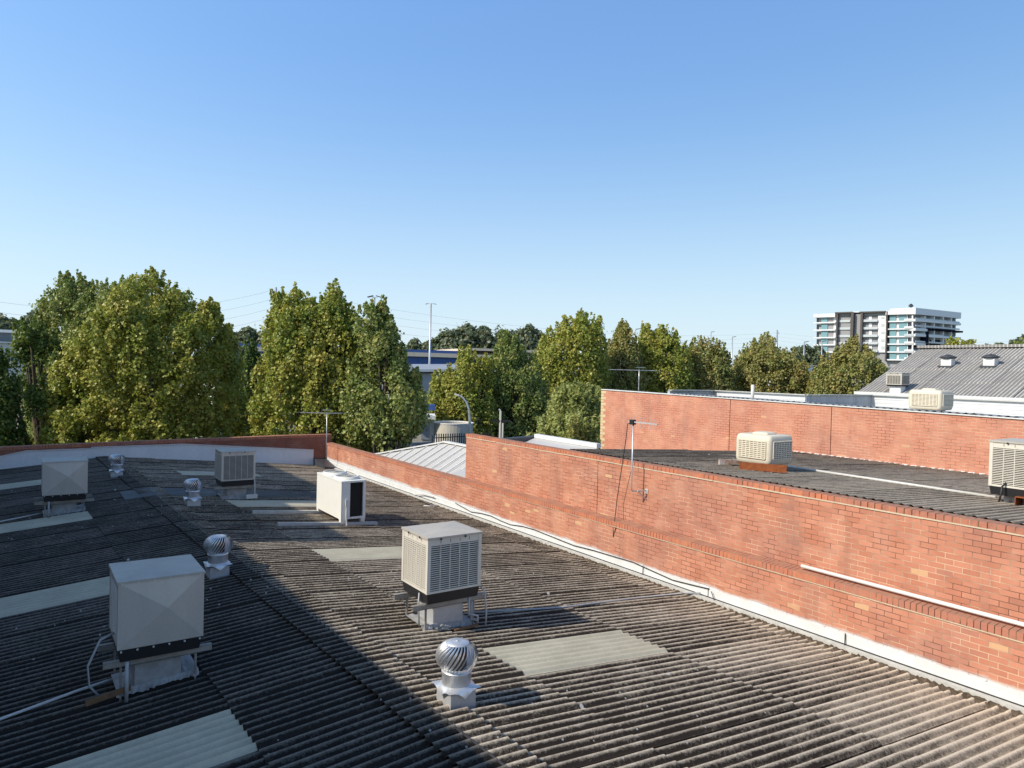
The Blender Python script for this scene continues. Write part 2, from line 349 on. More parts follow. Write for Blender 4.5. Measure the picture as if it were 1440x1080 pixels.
def tag(o, label=None, cat=None, group=None, kind=None):
    if label: o['label'] = label
    if cat: o['category'] = cat
    if group: o['group'] = group
    if kind: o['kind'] = kind
    return o
def thing(name, label, cat, loc=(0, 0, 0), rz=0, group=None):
    o = bpy.data.objects.new(name, None); C.objects.link(o); o.location = [float(q) for q in loc]; o.rotation_euler = (0, 0, rz)
    o.empty_display_size = 0.3; return tag(o, label, cat, group)
def dup(root, loc, label, rz=None, scale=1, group=None):
    r = root.copy(); C.objects.link(r); r.location = [float(q) for q in loc]; r['label'] = label
    if rz is not None: r.rotation_euler = (0, 0, rz)
    r.scale = (scale,)*3
    if group: r['group'] = group
    for ch in list(root.children):
        c = ch.copy(); C.objects.link(c); c.parent = r
        for g in list(ch.children): d = g.copy(); C.objects.link(d); d.parent = c
    return r
FONT_DONE = {}

# ------------------------------------------------------------------ the ground
def sheet(name, x0, x1, y0, y1, z, mat, n=1):
    o = MB().add([(x0, y0, z), (x1, y0, z), (x1, y1, z), (x0, y1, z)], [(0, 1, 2, 3)]).build(name, mat, None); return tag(o, kind='structure')
t = NT('ground_mix'); p = t.pos(); n = t.noise(p, 0.02, 6, 0.6)
m_ground = t.out(t.mix(t.rng(n, 0.4, 0.6), (0.16, 0.15, 0.12), (0.09, 0.11, 0.05)), 0.95)
sheet('ground', -2600, 2600, -500, 4500, 0, m_ground)
m_asph = dirty('asphalt', (0.055, 0.055, 0.057), 0.9, 0, 0.4, 0.8)
sheet('road', -80, 45, 46, 56, 0.004, m_asph)
fp = MB().box(-80, 45, 43.0, 45.6, 0.0, 0.13).build('footpath', m_conc, None); tag(fp, kind='structure')
kb = MB().box(-80, 45, 45.6, 45.75, 0.0, 0.14).build('kerb', m_conc, None); tag(kb, kind='structure')
sheet('car_park', 12, 60, 24.5, 42.9, 0.004, m_asph)

# ------------------------------------------------------------------ warehouse with the big cement roof
XG, ZG, P = 10.65, 5.66, 0.0945
RA, RB = 3.948, -0.0433
def xr(y): return RA+RB*y
def zR(x): return ZG+P*(XG-x)
def zL(x, y): return ZG+P*XG-2*P*xr(y)+P*x
def zroof(x, y): return zR(x) if x > xr(y) else zL(x, y)
def onR(x, y): return hit(x, y, (P, 0, 1), ZG+P*XG)
def onL(x, y): return hit(x, y, (-P, 2*P*RB, 1), ZG+P*XG-2*P*RA)
ware = thing('warehouse', 'low red brick warehouse under a wide dark corrugated cement roof, in front', 'building', (4, 15, 0))
YB0, YB1 = -3.5, 30.0
def corrugate(name, sheets, zf, mat, parent, amp=0.024, pitch=PITCH_R, y0=Y0, tiltx=0.018, tilty=0.018, jit=0.0035, seg=10, lip=0.007, jag=0.0):
    """sheets: (xa(y)->upper end, xb(y)->lower end, ya, yb). one island per sheet"""
    V = []; Fc = []; n0 = 0
    for xa, xb, ya, yb in sheets:
        N = max(3, int(round((yb-ya)/pitch*seg))+1); ys = np.linspace(ya, yb, N)
        u = (ys-ya)/(yb-ya); j = RNG.normal(0, jit); je = RNG.normal(0, jit); jx = RNG.normal(0, jag) if jag else 0
        h = amp*np.cos(2*np.pi*(ys-y0)/pitch)+tilty*(1-u)+j
        XA = np.array([xa(q) for q in ys]); XB = np.array([xb(q) for q in ys])+jx
        rows = []
        for tt, dz in ((0, 0), (0.5, 0), (1, 0), (1, -lip)):
            X = XA+(XB-XA)*tt; Z = np.array([zf(a, b) for a, b in zip(X, ys)])+h+(tiltx+je)*tt+dz
            rows.append(np.stack([X, ys, Z], 1))
        # first rib gets a small drop lip so that the side lap casts a line
        V.append(np.concatenate(rows)); R_ = len(rows)
        i = np.arange(N-1)
        for r in range(R_-1):
            a = n0+r*N+i; Fc.append(np.stack([a, a+1, a+N+1, a+N], 1))
        n0 += R_*N
        e = np.stack([rows[0][0], rows[1][0], rows[2][0], rows[0][0]-[0, 0, .022], rows[1][0]-[0, 0, .022], rows[2][0]-[0, 0, .022]])
        V.append(e); Fc.append(np.array([[n0, n0+1, n0+4, n0+3], [n0+1, n0+2, n0+5, n0+4]])); n0 += 6
    v = np.concatenate(V)-wloc(parent); return numesh(name, v, np.concatenate(Fc), mat, parent, smooth=False)
W7 = 7*PITCH_R
cols = [(k, Y0+k*W7) for k in range(-11, 23)]
skyR = {0, 6, 12, 18}; skyL = {0, 6, 12, 18}
lapsR = [0.02, 1.60, 4.20, 6.80]
rs, rskR, ls, rskL = [], [], [], []
for k, y in cols:
    ya, yb = max(y-0.073, YB0), min(y+W7, YB1)
    for i, o0 in enumerate(lapsR):
        xa = (lambda q, o=o0: xr(q)+o-(0.12 if o > 0.1 else 0))
        xb = (lambda q, o=lapsR[i+1]: xr(q)+o) if i < 3 else (lambda q: 10.80)
        (rskR if (i == 1 and k in skyR) else rs).append((xa, xb, ya, yb))
    for i, (o0, o1) in enumerate(((0.02, 1.66), (1.66, 4.3), (4.3, 6.9), (6.9, 9.0))):
        xa = (lambda q, o=o0: xr(q)-o+(0.12 if o > 0.1 else 0)); xb = (lambda q, o=o1: xr(q)-o)
        (rskL if (i == 1 and k in skyL) else ls).append((xa, xb, ya, yb))
zRf = lambda x, y: zR(x); zLf = lambda x, y: zL(x, y)
roofR = corrugate('corrugated_roof_slope', rs, zRf, m_roof, ware, jag=0.012)
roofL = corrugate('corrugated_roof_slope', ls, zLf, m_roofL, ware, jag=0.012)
for k, sk in enumerate(rskR):
    corrugate('skylight_sheet', [sk], zRf, m_fibre, ware, amp=0.024, jit=0.0).location.z += 0.006
for k, sk in enumerate(rskL):
    corrugate('skylight_sheet', [sk], zLf, m_fibre, ware, amp=0.024, jit=0.0).location.z += 0.006
# ridge cap: overlapping angled pieces, corrugated, with a thin roll
caps = []; capl = []
for k, y in cols:
    ya, yb = max(y-0.073, YB0), min(y+W7, YB1)
    caps.append((lambda q: xr(q)+0.0, lambda q: xr(q)+0.34, ya, yb)); capl.append((lambda q: xr(q)+0.0, lambda q: xr(q)-0.34, ya, yb))
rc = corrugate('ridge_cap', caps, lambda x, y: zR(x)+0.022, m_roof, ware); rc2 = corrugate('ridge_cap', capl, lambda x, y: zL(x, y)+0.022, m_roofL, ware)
rr = MB(); rr.tube([(xr(y), y, zR(xr(y))+0.036) for y in np.linspace(YB0, YB1-0.05, 30)], 0.016, 6); rr.build('ridge_roll', m_black, ware)
# purlin-level soffit so the roof is closed below, and plinth walls
MB().box(-4.9, 11.0, YB0, YB1, 0, 5.2).build('wall_body', m_brickX, ware)
# flat tray up-slope of the far cooler
tr = MB()
for x0, x1, zf in ((2.30, 3.03, lambda x, y: zL(x, y)), (3.03, 7.6, lambda x, y: zR(x))):
    tr.hexa([(x0, 20.95, zf(x0, 20.95)+0.02), (x1, 20.95, zf(x1, 20.95)+0.02), (x1, 22.2, zf(x1, 22.2)+0.02), (x0, 22.2, zf(x0, 22.2)+0.02)],
            [(x0, 20.95, zf(x0, 20.95)+0.05), (x1, 20.95, zf(x1, 20.95)+0.05), (x1, 22.2, zf(x1, 22.2)+0.05), (x0, 22.2, zf(x0, 22.2)+0.05)])
tr.build('flat_roof_tray', m_flatblue, ware)
# side parapet on the right: lower wall with brick-on-edge coping
WX = 11.0
par = MB(); par.box(WX, WX+0.23, -4, 29.82, 0, 6.56); sidewall = par.build('parapet_wall', m_brickY, ware)
cp = MB(); cp.hexa([(WX-0.015, -3, 6.585), (WX+0.245, -3, 6.585), (WX+0.245, 29.9, 6.555), (WX-0.015, 29.9, 6.555)],
                   [(WX-0.015, -3, 6.70), (WX+0.245, -3, 6.72), (WX+0.245, 29.9, 6.665), (WX-0.015, 29.9, 6.645)])
cp.build('coping', m_cop, sidewall)
MB().box(WX-0.012, WX, -3, 29.8, 6.558, 6.576).build('mortar_line', m_mortar, sidewall)
fl = MB()
yy = -3.0
while yy < 29.6:
    y2 = min(yy+2.4, 29.75); fl.box(WX-0.022-0.003*((int(yy*3)) % 2), WX-0.002, yy, y2+0.02, 5.742, 5.895); yy = y2
fl.build('base_flashing', m_white, ware)
MB().box(10.958, WX-.002, -3, 29.8, 5.60, 5.739).build('gutter_shadow_gap', m_black, ware)
MB().box(10.865, 10.957, -3, 29.8, 5.62, 5.729).build('gutter_lip', m_lip, ware)
# moss and grit packed between the sheet ends and the gutter lip
deb = []; fdeb = []; NY = 900
ys = np.linspace(-1, 29.7, NY); xs = np.array([10.66, 10.74, 10.79, 10.83, 10.87])
base = np.array([5.62, 5.665, 5.68, 5.675, 5.65])
Zd = base[None, :]+RNG.random((NY, 5))*0.045*np.array([0.5, 1, 1, 1, .3])[None, :]
G = np.stack([np.broadcast_to(xs, (NY, 5))+RNG.normal(0, .006, (NY, 5)), np.broadcast_to(ys[:, None], (NY, 5)), Zd], 2).reshape(-1, 3)
i, j = np.meshgrid(np.arange(NY-1), np.arange(4), indexing='ij'); a = (i*5+j).ravel()
numesh('moss_strip', G-wloc(ware), np.stack([a, a+1, a+6, a+5], 1), m_debris, ware)
# far parapet across the end of the roof
ZT = [tuple(atY(x, y, YB1)) for x, y in ((458, 611.0), (400, 612.5), (330, 615.5), (258, 618), (128, 623.5), (0, 629))]
zl = ZT[-1]; ext = (-5.0, YB1, zl[2]-0.25)
low = [(-5.0, YB1, 0), (11.23, YB1, 0)]
topz = [(p[0], YB1, p[2]-0.11) for p in ZT]; topz[0] = (11.23, YB1, ZT[0][2]-0.11)
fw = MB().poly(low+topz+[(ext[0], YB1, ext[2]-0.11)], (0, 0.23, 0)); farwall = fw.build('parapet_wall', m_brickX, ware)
cc = MB(); tp = [(11.245, YB1, ZT[0][2])]+[(p[0], YB1, p[2]) for p in ZT[1:]]+[ext]
for a, b in zip(tp[:-1], tp[1:]):
    cc.hexa([(a[0], YB1-0.015, a[2]-0.11), (b[0], YB1-0.015, b[2]-0.11), (b[0], YB1+.245, b[2]-0.11), (a[0], YB1+.245, a[2]-0.11)],
            [(a[0], YB1-0.015, a[2]), (b[0], YB1-0.015, b[2]), (b[0], YB1+.245, b[2]+.01), (a[0], YB1+.245, a[2]+.01)])
cc.build('coping', m_copX, farwall)
wf = MB(); FY = YB1-0.03
tops = [atY(x, y, FY) for x, y in ((441, 632.5), (400, 630.5), (258, 624.3), (129, 628.8), (128, 630.5), (36, 634), (0, 641.5))]
seg = [(tops[i], tops[i+1]) for i in range(len(tops)-1)]
ring = [(float(p[0]), FY, float(p[2])) for p in tops]+[(-4.9, FY, float(tops[-1][2])-0.6), (-4.9, FY, 5.2), (float(tops[0][0]), FY, 5.3)]
wf.poly(ring, (0, 0.026, 0)); far_fl = wf.build('base_flashing', m_whitecap, ware)
rim = MB(); pts = [(p[0], FY-0.02, p[2]) for p in ring[:7]]
for a, b in zip(pts[:-1], pts[1:]): rim.beam(a, b, 0.05, 0.02)
rim.build('flashing_fold', m_whitecap, far_fl)
# little pitched tray in the corner
q = onR(447, 652); MB().hexa([(10.45, 28.6, 5.66), (11.0, 28.6, 5.66), (11.0, 29.97, 5.66), (10.45, 29.97, 5.66)],
                             [(10.45, 28.6, 5.80), (11.0, 28.6, 5.74), (11.0, 29.97, 5.98), (10.45, 29.97, 6.02)]).build('corner_tray', m_flatblue, ware)

# ------------------------------------------------------------------ neighbour building with the taller wall and its own roof
NX = 11.275; ZN = 8.03
nb = thing('neighbour_building', 'taller red brick building behind the white painted parapet base, dark corrugated roof', 'building', (16, 6, 0))
JY = sorted([float(atX(840, 690, NX)[1]), ])
nw = MB(); gaps = JY
nw.box(NX, NX+0.23, -4, gaps[0]-0.008, 0, ZN-0.10); nw.box(NX, NX+0.23, gaps[0]+0.008, 18.66, 0, ZN-0.10); nw.box(NX+.05, NX+0.2, gaps[0]-.01, gaps[0]+.01, 0, ZN-.1)
nwall = nw.build('front_wall', m_brickN, nb)
cn = MB().box(NX-0.012, NX+0.245, -4, 18.68, ZN-0.088, ZN); cn.build('coping', m_copN, nwall)
ml = MB(); y = -4
while y < 18.6:
    l = random.uniform(.25, .9); e = min(y+l, 18.66); d = random.uniform(0.008, 0.022)
    ml.box(NX-d, NX, y, e, ZN-0.112+random.uniform(-.004, .003), ZN-0.088); y = e
ml.build('mortar_line', m_mortar, nwall)
X2, Z2, P2 = 21.0, 7.55, 0.0507
def on2(x, y): return hit(x, y, (P2, 0, 1), Z2+P2*X2)
z2 = lambda x, y=0: Z2+P2*(X2-x)
sh2 = []
for k in range(-6, 17):
    y = -0.3+k*0.9
    for xa, xb in ((NX+0.25, 15.9), (15.8, 20.97)):
        sh2.append((lambda q, a=xa: a, lambda q, b=xb: b, y-0.05, min(y+0.9, 14.05)))
corrugate('corrugated_roof', [s for s in sh2 if s[2] < 13.9], lambda x, y: z2(x), m_roof2, nb, amp=0.022, pitch=0.15, y0=0, tilty=0.008)
MB().hexa([(NX+.23, -4, 0), (X2, -4, 0), (X2, 14.0, 0), (NX+.23, 14.0, 0)], [(NX+.23, -4, z2(NX)-0.12), (X2, -4, z2(X2)-.12), (X2, 14.0, z2(X2)-.12), (NX+.23, 14.0, z2(NX)-0.12)]).build('rear_wall', m_brickX, nb)
sc = MB()
for k in range(60):        # scalloped flashing beads where the roof meets the far wall
    y = -1+k*0.25; sc.hexa([(20.92, y, 7.57), (20.998, y, 7.57), (20.998, y+.2, 7.57), (20.92, y+.2, 7.57)], [(20.94, y+.01, 7.585), (20.998, y, 7.605), (20.998, y+.15, 7.605), (20.94, y+.14, 7.585)])
sc.build('wall_flashing', m_white, nb)
# conduit fixed along the wall above the parapet
pc = MB(); A = atX(1127, 801, NX-0.06); B = atX(1440, 882.5, NX-0.06)
A = atX(1127, 803, 11.12); pc.tube([(11.12, A[1], 6.765), (11.12, -2.5, 6.775)], 0.031, 10)
tag(pc.build('conduit', plain('bright_white_pipe', (0.78, 0.77, 0.74), .4), nb, smooth=True), 'long white pipe fixed along the wall')

# ------------------------------------------------------------------ third building (pale brick wall, white parapets)
tb = thing('rear_building', 'long pale red brick building with white fascia, behind the dark roof', 'building', (24, 14, 0))
t3 = MB(); YE = 23.4; j1 = float(atX(1026, 600, 21)[1]); j2 = float(atX(1168, 620, 21)[1])
zt = lambda y: 9.09+(y-7.43)*0.0105
for a, b in ((-5, j2-.012), (j2+.012, j1-.014), (j1+.014, YE)):
    t3.hexa([(21, a, 0), (21.23, a, 0), (21.23, b, 0), (21, b, 0)], [(21, a, zt(a)), (21.23, a, zt(a)), (21.23, b, zt(b)), (21, b, zt(b))])
t3.hexa([(21.06, -5, 0), (21.2, -5, 0), (21.2, YE-.1, 0), (21.06, YE-.1, 0)], [(21.06, -5, zt(-5)-.03), (21.2, -5, zt(-5)-.03), (21.2, YE-.1, zt(YE)-.03), (21.06, YE-.1, zt(YE)-.03)])
w3 = t3.build('front_wall', m_brickF, tb)
qn = MB(); z = 6.0; k = 0
while z < zt(YE)-0.1:
    d = 0.16 if k % 2 else 0.30
    qn.box(20.99, 21.24, YE-d, YE+0.012, z+.008, z+0.086*1.5-.008); z += 0.129; k += 1
qn.build('cream_quoin', dirty('cream_brick', (0.62, 0.50, 0.30), 0.85, 0, 0.3, 6), w3)
bt = MB(); bt.hexa([(20.96, -5, zt(-5)+.003), (21.3, -5, zt(-5)+.003), (21.3, YE, zt(YE)+.003), (20.96, YE, zt(YE)+.003)], [(20.96, -5, zt(-5)+.035), (21.3, -5, zt(-5)+.035), (21.3, YE, zt(YE)+.035), (20.96, YE, zt(YE)+.035)])
bt.build('wall_capping', m_white, w3)
m_roof3 = dirty('zinc_roof', (0.42, 0.43, 0.43), 0.55, 0.2, 0.35, 1.5, 0.3)
corrugate('corrugated_roof', [(lambda q: 21.02, lambda q: 24 if q > 15.6 else 28.6, -5+k*.9, -5+k*.9+.92) for k in range(0, 27)], lambda x, y: zt(y)+0.045-(x-21)*0.05, m_roof3, tb, amp=0.022, pitch=0.2, y0=0, seg=8)
PZ = 9.365
XA_ = 24.0; XB_ = 28.6; YA_ = 19.7; YB_ = 15.5
m_board = dirty('white_weatherboard', (0.58, 0.59, 0.60), 0.5, 0, 0.25, 1.2, 0.3, (0.42, 0.43, 0.44), streak=True)
m_greyb = dirty('grey_streaked_sheet', (0.50, 0.52, 0.54), 0.5, 0.1, 0.7, 1.6, 0.3, (0.18, 0.19, 0.20), streak=True)
def ribwall(mb, p, q, z0, z1, th=0.12, ribs=4):
    p = np.array(p); q = np.array(q); d = (q-p)/np.linalg.norm(q-p); n = np.array([d[1], -d[0]]); h = (z1-z0)/ribs
    if n@np.array([-1, -1]) < 0: n = -n
    for i in range(ribs):
        a = p+n*0.0; b = q+n*0.0
        mb.hexa([(*(p-n*th), z0+i*h), (*(q-n*th), z0+i*h), (*(q+n*.012), z0+i*h), (*(p+n*.012), z0+i*h)], [(*(p-n*th), z0+i*h+h), (*(q-n*th), z0+i*h+h), (*q, z0+i*h+h), (*p, z0+i*h+h)])
f1 = MB(); ribwall(f1, (21.3, YA_), (XA_, YA_), 8.6, PZ-.02, ribs=3); f1.build('parapet_wall', m_greyb, tb)
f2 = MB(); ribwall(f2, (XA_, YB_), (XA_, YA_), 8.6, PZ, ribs=4); f2.build('parapet_wall', m_board, tb)
f3 = MB(); ribwall(f3, (XA_+.13, YB_), (XB_, YB_), 8.6, PZ-.02, ribs=3); f3.build('parapet_wall', m_greyb, tb)
f4 = MB(); ribwall(f4, (XB_, -5), (XB_, YB_), 8.5, PZ, ribs=6); f4.build('parapet_wall', m_board, tb)
cpp = MB()
for p, q in (((21.3, YA_), (XA_+.05, YA_)), ((XA_, YB_-.05), (XA_, YA_)), ((XA_, YB_), (XB_+.05, YB_)), ((XB_, -5), (XB_, YB_))):
    cpp.beam((*p, PZ+.02), (*q, PZ+.02), 0.20, 0.035)
cpp.build('parapet_capping', dirty('grey_capping', (0.55, 0.55, 0.52), 0.5, 0.1, 0.5, 2), tb)
MB().box(21.25, 28.5, -5, 15.4, 0, 8.6).box(21.25, 23.9, 15.4, 19.6, 0, 8.6).build('building_core', m_brickF, tb)
vp = atX(1058, 562, 21.8); MB().tube([(21.8, vp[1], 9.05), (21.8, vp[1], float(atX(1058, 541, 21.8)[2]))], 0.06, 10).build('vent_pipe', m_pvc, tb, smooth=True)

# grey hall roof behind
EX = 29.6; e0 = atX(1205, 553, EX); EZ = float(e0[2]); sl = 0.40
def on4(x, y): return hit(x, y, (-sl, 0, 1), EZ-sl*EX)
r0 = on4(1290, 490); RX = float(r0[0]); RZ = float(r0[2]); GY = float(e0[1])
hall = thing('grey_hall', 'hall with broad weathered grey corrugated roof, right edge, behind white weatherboards', 'building', (34, 10, 0))
m_roof4 = cement_roof('grey_weathered_sheet', 0.0, pitch=0.146, light=(0.66, 0.64, 0.61), dark=(0.23, 0.22, 0.21))
sh4 = []
nrow = 4
for k in range(0, 26):
    y = GY-1.15*(k+1)
    for i in range(nrow):
        xa = EX+(RX-EX)*(i+1)/nrow; xb = EX+(RX-EX)*i/nrow
        sh4.append((lambda q, a=xa: a+.1, lambda q, b=xb: b, y-0.05, y+1.15))
corrugate('corrugated_roof', sh4, lambda x, y: EZ+sl*(x-EX), m_roof4, hall, amp=0.024, pitch=0.146, y0=0, tiltx=0.03, tilty=0.03, seg=8, lip=0.03)
MB().hexa([(RX, GY-30, RZ), (RX, GY, RZ), (RX+6, GY, EZ), (RX+6, GY-30, EZ)], [(RX, GY-30, RZ+.05), (RX, GY, RZ+.05), (RX+6, GY, EZ+.05), (RX+6, GY-30, EZ+.05)]).build('rear_slope', m_roof4, hall)
MB().poly([(EX+.1, GY-.1, 0), (RX+6, GY-.1, 0), (RX+6, GY-.1, EZ-.1), (RX, GY-.1, RZ-.12), (EX+.1, GY-.1, EZ-.08)], (0, -29, 0)).build('wall_body', m_board, hall)
MB().beam((RX, GY+.05, RZ+.07), (RX, GY-29, RZ+.07), 0.45, 0.12).build('ridge_cap', m_roof4, hall)
MB().beam((EX-.08, GY+.05, EZ+.02), (EX-.08, GY-29, EZ+.02), 0.14, 0.12).build('gutter', m_white, hall)
def mushroom(px, py, label):
    g = on4(px, py); o = thing('roof_ventilator', label, 'roof vent', g, 0, 'mushroom vents on the grey hall roof'); o.scale = (.8, .8, .8)
    MB().box(-.24, .24, -.26, .26, -.15, .38).build('vent_body', m_white, o, local=True, bevel=.01)
    MB().lathe([(.30, .40), (.42, .46), (.40, .50), (.16, .60), (.02, .64)], 20).build('vent_cowl', m_flatblue, o, local=True, smooth=True)
    MB().box(-.36, .36, -.36, .36, -.12, .02).build('vent_flange', m_flatblue, o, local=True)
mushroom(1333, 515, 'white boxed vent with grey cowl on grey hall roof, left of two')
mushroom(1393, 515, 'white boxed vent with grey cowl on grey hall roof, right of two')

# ------------------------------------------------------------------ evaporative coolers
def louvre_face(mb, origin, du, w, h, n, cols_, nrm, slat=0.010):
    """louvres in the vertical rectangle origin..origin+du*w, up h; nrm outward"""
    o = np.array(origin, float); du = np.array(du, float); nr = np.array(nrm, float)
    for i in range(n):
        z = h*(i+.5)/n; a = o+np.array([0, 0, z]); t = h/n
        p = [a-nr*0.004+[0, 0, t*.02], a+nr*.008-[0, 0, t*.20], a+nr*.008+[0, 0, t*.08], a-nr*0.004+[0, 0, t*.24]]
        q = [v+du*w for v in p]
        mb.add(p+q, [(0, 1, 2, 3), (7, 6, 5, 4), (0, 4, 5, 1), (1, 5, 6, 2), (2, 6, 7, 3), (3, 7, 4, 0)])
    for i in range(1, cols_):
        c = o+du*(w*i/cols_); a = c-du*.005-nr*.012; b = c+du*.005-nr*.012
        up_ = np.array([0, 0, h]); f = nr*0.021
        mb.add([a, b, b+f, a+f, a+up_, b+up_, b+f+up_, a+f+up_], [(0, 3, 2, 1), (4, 5, 6, 7), (0, 1, 5, 4), (1, 2, 6, 5), (2, 3, 7, 6), (3, 0, 4, 7)])
def cooler(name, label, loc, wx, wy, zb, h, solid_front, mc, tray_h=0.15, legs=True, pad=m_blackin):
    """loc = point of the roof under the middle; zb = tray underside above loc; h = casing height incl. tray"""
    o = thing(name, label, 'air cooler', loc, 0, 'boxy metal coolers on the roofs')
    x, y = wx/2, wy/2; z0 = zb+tray_h; z1 = zb+h
    # casing: corner posts, rails, pads
    cs = MB(); pw = 0.055
    for sx in (-1, 1):
        for sy in (-1, 1): cs.box(min(sx*x, sx*(x-pw)), max(sx*x, sx*(x-pw)), min(sy*y, sy*(y-pw)), max(sy*y, sy*(y-pw)), z0, z1)
    for zz, hh in ((z0, .035), (z1-.05, .05)):
        cs.box(-x+pw, x-pw, -y+.004, -y+.035, zz, zz+hh); cs.box(-x+pw, x-pw, y-.035, y-.004, zz, zz+hh)
        cs.box(-x+.004, -x+.035, -y+pw, y-pw, zz, zz+hh); cs.box(x-.035, x-.004, -y+pw, y-pw, zz, zz+hh)
    body = cs.build('casing', mc, o, local=True, bevel=.004)
    MB().box(-x+.03, x-.03, -y+.03, y-.03, z0+.01, z1-.01).build('pad', pad, o, local=True)
    lw = wx-2*pw; ly = wy-2*pw; zl_, hl = z0+.04, z1-z0-.17
    faces = [((-x+.012, -y+pw, zl_), (0, 1, 0), ly, (-1, 0, 0), 5), ((x-.012, -y+pw, zl_), (0, 1, 0), ly, (1, 0, 0), 5), ((-x+pw, y-.012, zl_), (1, 0, 0), lw, (0, 1, 0), 5)]
    if not solid_front: faces.append(((-x+pw, -y+.012, zl_), (1, 0, 0), lw, (0, -1, 0), 5))
    for og, du, ww, nr, nc in faces:
        lv = MB(); louvre_face(lv, og, du, ww, hl, 21, nc, nr)
        # blank band with slots above the louvres
        og = np.array(og); du = np.array(du); nr = np.array(nr)
        a = og+[0, 0, hl+.004]-nr*.006; b = a+du*ww; u = np.array([0, 0, .082]); f = nr*.012
        lv.add([a, b, b+f, a+f, a+u, b+u, b+f+u, a+f+u], [(0, 3, 2, 1), (4, 5, 6, 7), (0, 1, 5, 4), (1, 2, 6, 5), (2, 3, 7, 6), (3, 0, 4, 7)])
        lp = lv.build('louvre_panel', mc, o, local=True)
        sl_ = MB()
        for i in range(1, nc):
            c = a+du*(ww*i/nc)+nr*.0135+[0, 0, .03]; sl_.add([c-du*.004, c+du*.004, c+du*.004+[0, 0, .052], c-du*.004+[0, 0, .052]], [(0, 1, 2, 3)])
        sl_.build('panel_slot', m_black, lp, local=True, split=True)
    if solid_front:
        # creased sheet panel: four shallow triangles meeting off centre
        yf = -y-.001; a = (-x+.0, yf, z0); b = (x, yf, z0); c = (x, yf, z1-.01); d = (-x, yf, z1-.01); e = (x*.12, yf-.045, (z0+z1)/2+.03)
        sp = MB().add([a, b, c, d, e, (-x, -y+.03, z0), (x, -y+.03, z0), (x, -y+.03, z1-.01), (-x, -y+.03, z1-.01)],
                      [(0, 1, 4), (1, 2, 4), (2, 3, 4), (3, 0, 4), (0, 5, 6, 1), (1, 6, 7, 2), (2, 7, 8, 3), (3, 8, 5, 0)])
        sp.build('solid_panel', mc, o, local=True)
        st = MB()
        for k in range(7):
            st.lathe([(.011, 0), (.011, .012)], 8)
            n_ = 16
        st = MB()
        for k in range(6):
            px_ = -x+.04+(wx-.08)*k/5
            for zz in (z0-.02, z1-.028): st.box(px_-.009, px_+.009, -y-.014, -y-.002, zz-.009, zz+.009)
        st.build('panel_screw', m_pvc, o, local=True, split=True)
    # lid with shallow fold lines
    ov = .012; l0 = z1; lid = MB().add([(-x-ov, -y-ov, l0), (x+ov, -y-ov, l0), (x+ov, y+ov, l0), (-x-ov, y+ov, l0), (-x-ov, -y-ov, l0-.03), (x+ov, -y-ov, l0-.03), (x+ov, y+ov, l0-.03), (-x-ov, y+ov, l0-.03), (.02, 0, l0+.035)],
            [(0, 1, 8), (1, 2, 8), (2, 3, 8), (3, 0, 8), (0, 4, 5, 1), (1, 5, 6, 2), (2, 6, 7, 3), (3, 7, 4, 0)])
    lid.build('lid', m_lid, o, local=True)
    sc_ = MB()
    for sx in (-.55, .35): sc_.box(x*sx-.013, x*sx+.013, -y-.024, -y-.010, z1-.045, z1-.018)
    for sy in (-.45, .4): sc_.box(-x-.024, -x-.010, y*sy-.013, y*sy+.013, z1-.045, z1-.018)
    if not solid_front: sc_.build('lid_clip', m_black, o, local=True, split=True)
    # tray (tapered)
    k = .018
    tr_ = MB().hexa([(-x+k*2, -y+k*2, zb), (x-k*2, -y+k*2, zb), (x-k*2, y-k*2, zb), (-x+k*2, y-k*2, zb)], [(-x+.012, -y+.012, z0-.001), (x-.012, -y+.012, z0-.001), (x-.012, y-.012, z0-.001), (-x+.012, y-.012, z0-.001)])
    tr_.build('water_tray', m_black, o, local=True)
    return o
def cooler_base(o, slope, zb, wx, wy, dz=0.0, rail=0.62, dm=None):
    """duct dropper, skirt, rails and drain pipes; slope = dz/dx of the roof"""
    hx, hy = .25, .25; g = lambda x: slope*x
    MB().hexa([(-hx, -hy, g(-hx)-.1), (hx, -hy, g(hx)-.1), (hx, hy, g(hx)-.1), (-hx, hy, g(-hx)-.1)], [(-hx, -hy, zb+.005), (hx, -hy, zb+.005), (hx, hy, zb+.005), (-hx, hy, zb+.005)]).build('duct', dm or m_zinc, o, local=True, bevel=.006)
    sk = MB(); sx, sy = .44, .30
    N = 30; vs = []; fs = []
    for i in range(N+1):
        u = -sx+2*sx*i/N
        for j, v in enumerate((-sy, -hy-.01, hy+.01, sy)):
            z = g(u)+(.035 if j in (0, 3) else .10)+random.uniform(-.008, .008); vs.append((u+random.uniform(-.01, .01), v+(random.uniform(-.03, .03) if j in (0, 3) else 0), z))
    for i in range(N):
        for j in range(3): fs.append((i*4+j, i*4+j+1, i*4+j+5, i*4+j+4))
    sk.add(vs, fs).build('flashing_skirt', m_lead, o, local=True)
    for sy_ in (-.30, .30):
        rz = zb-.085
        rl = MB(); rl.box(-rail, rail, sy_-.03, sy_-.024, rz, rz+.065); rl.box(-rail, rail, sy_-.03, sy_+.03, rz+.07, rz+.078); rl.box(-rail, rail, sy_-.03, sy_+.03, rz, rz+.006)
        rl.build('support_rail', m_rail, o, local=True)
    lg = MB()
    for sx_ in (-.5, .5):
        for sy_ in (-.30, .30): lg.box(sx_*.8-.012, sx_*.8+.012, sy_-.012, sy_+.012, g(sx_)-.02, zb-.086)
    lg.build('rail_post', m_rail, o, local=True, split=True)
def cool_at(px_front, zt_, wx, wy):
    f = atZ(*px_front, zt_); return float(f[0])+wx/2, float(f[1])+wy/2
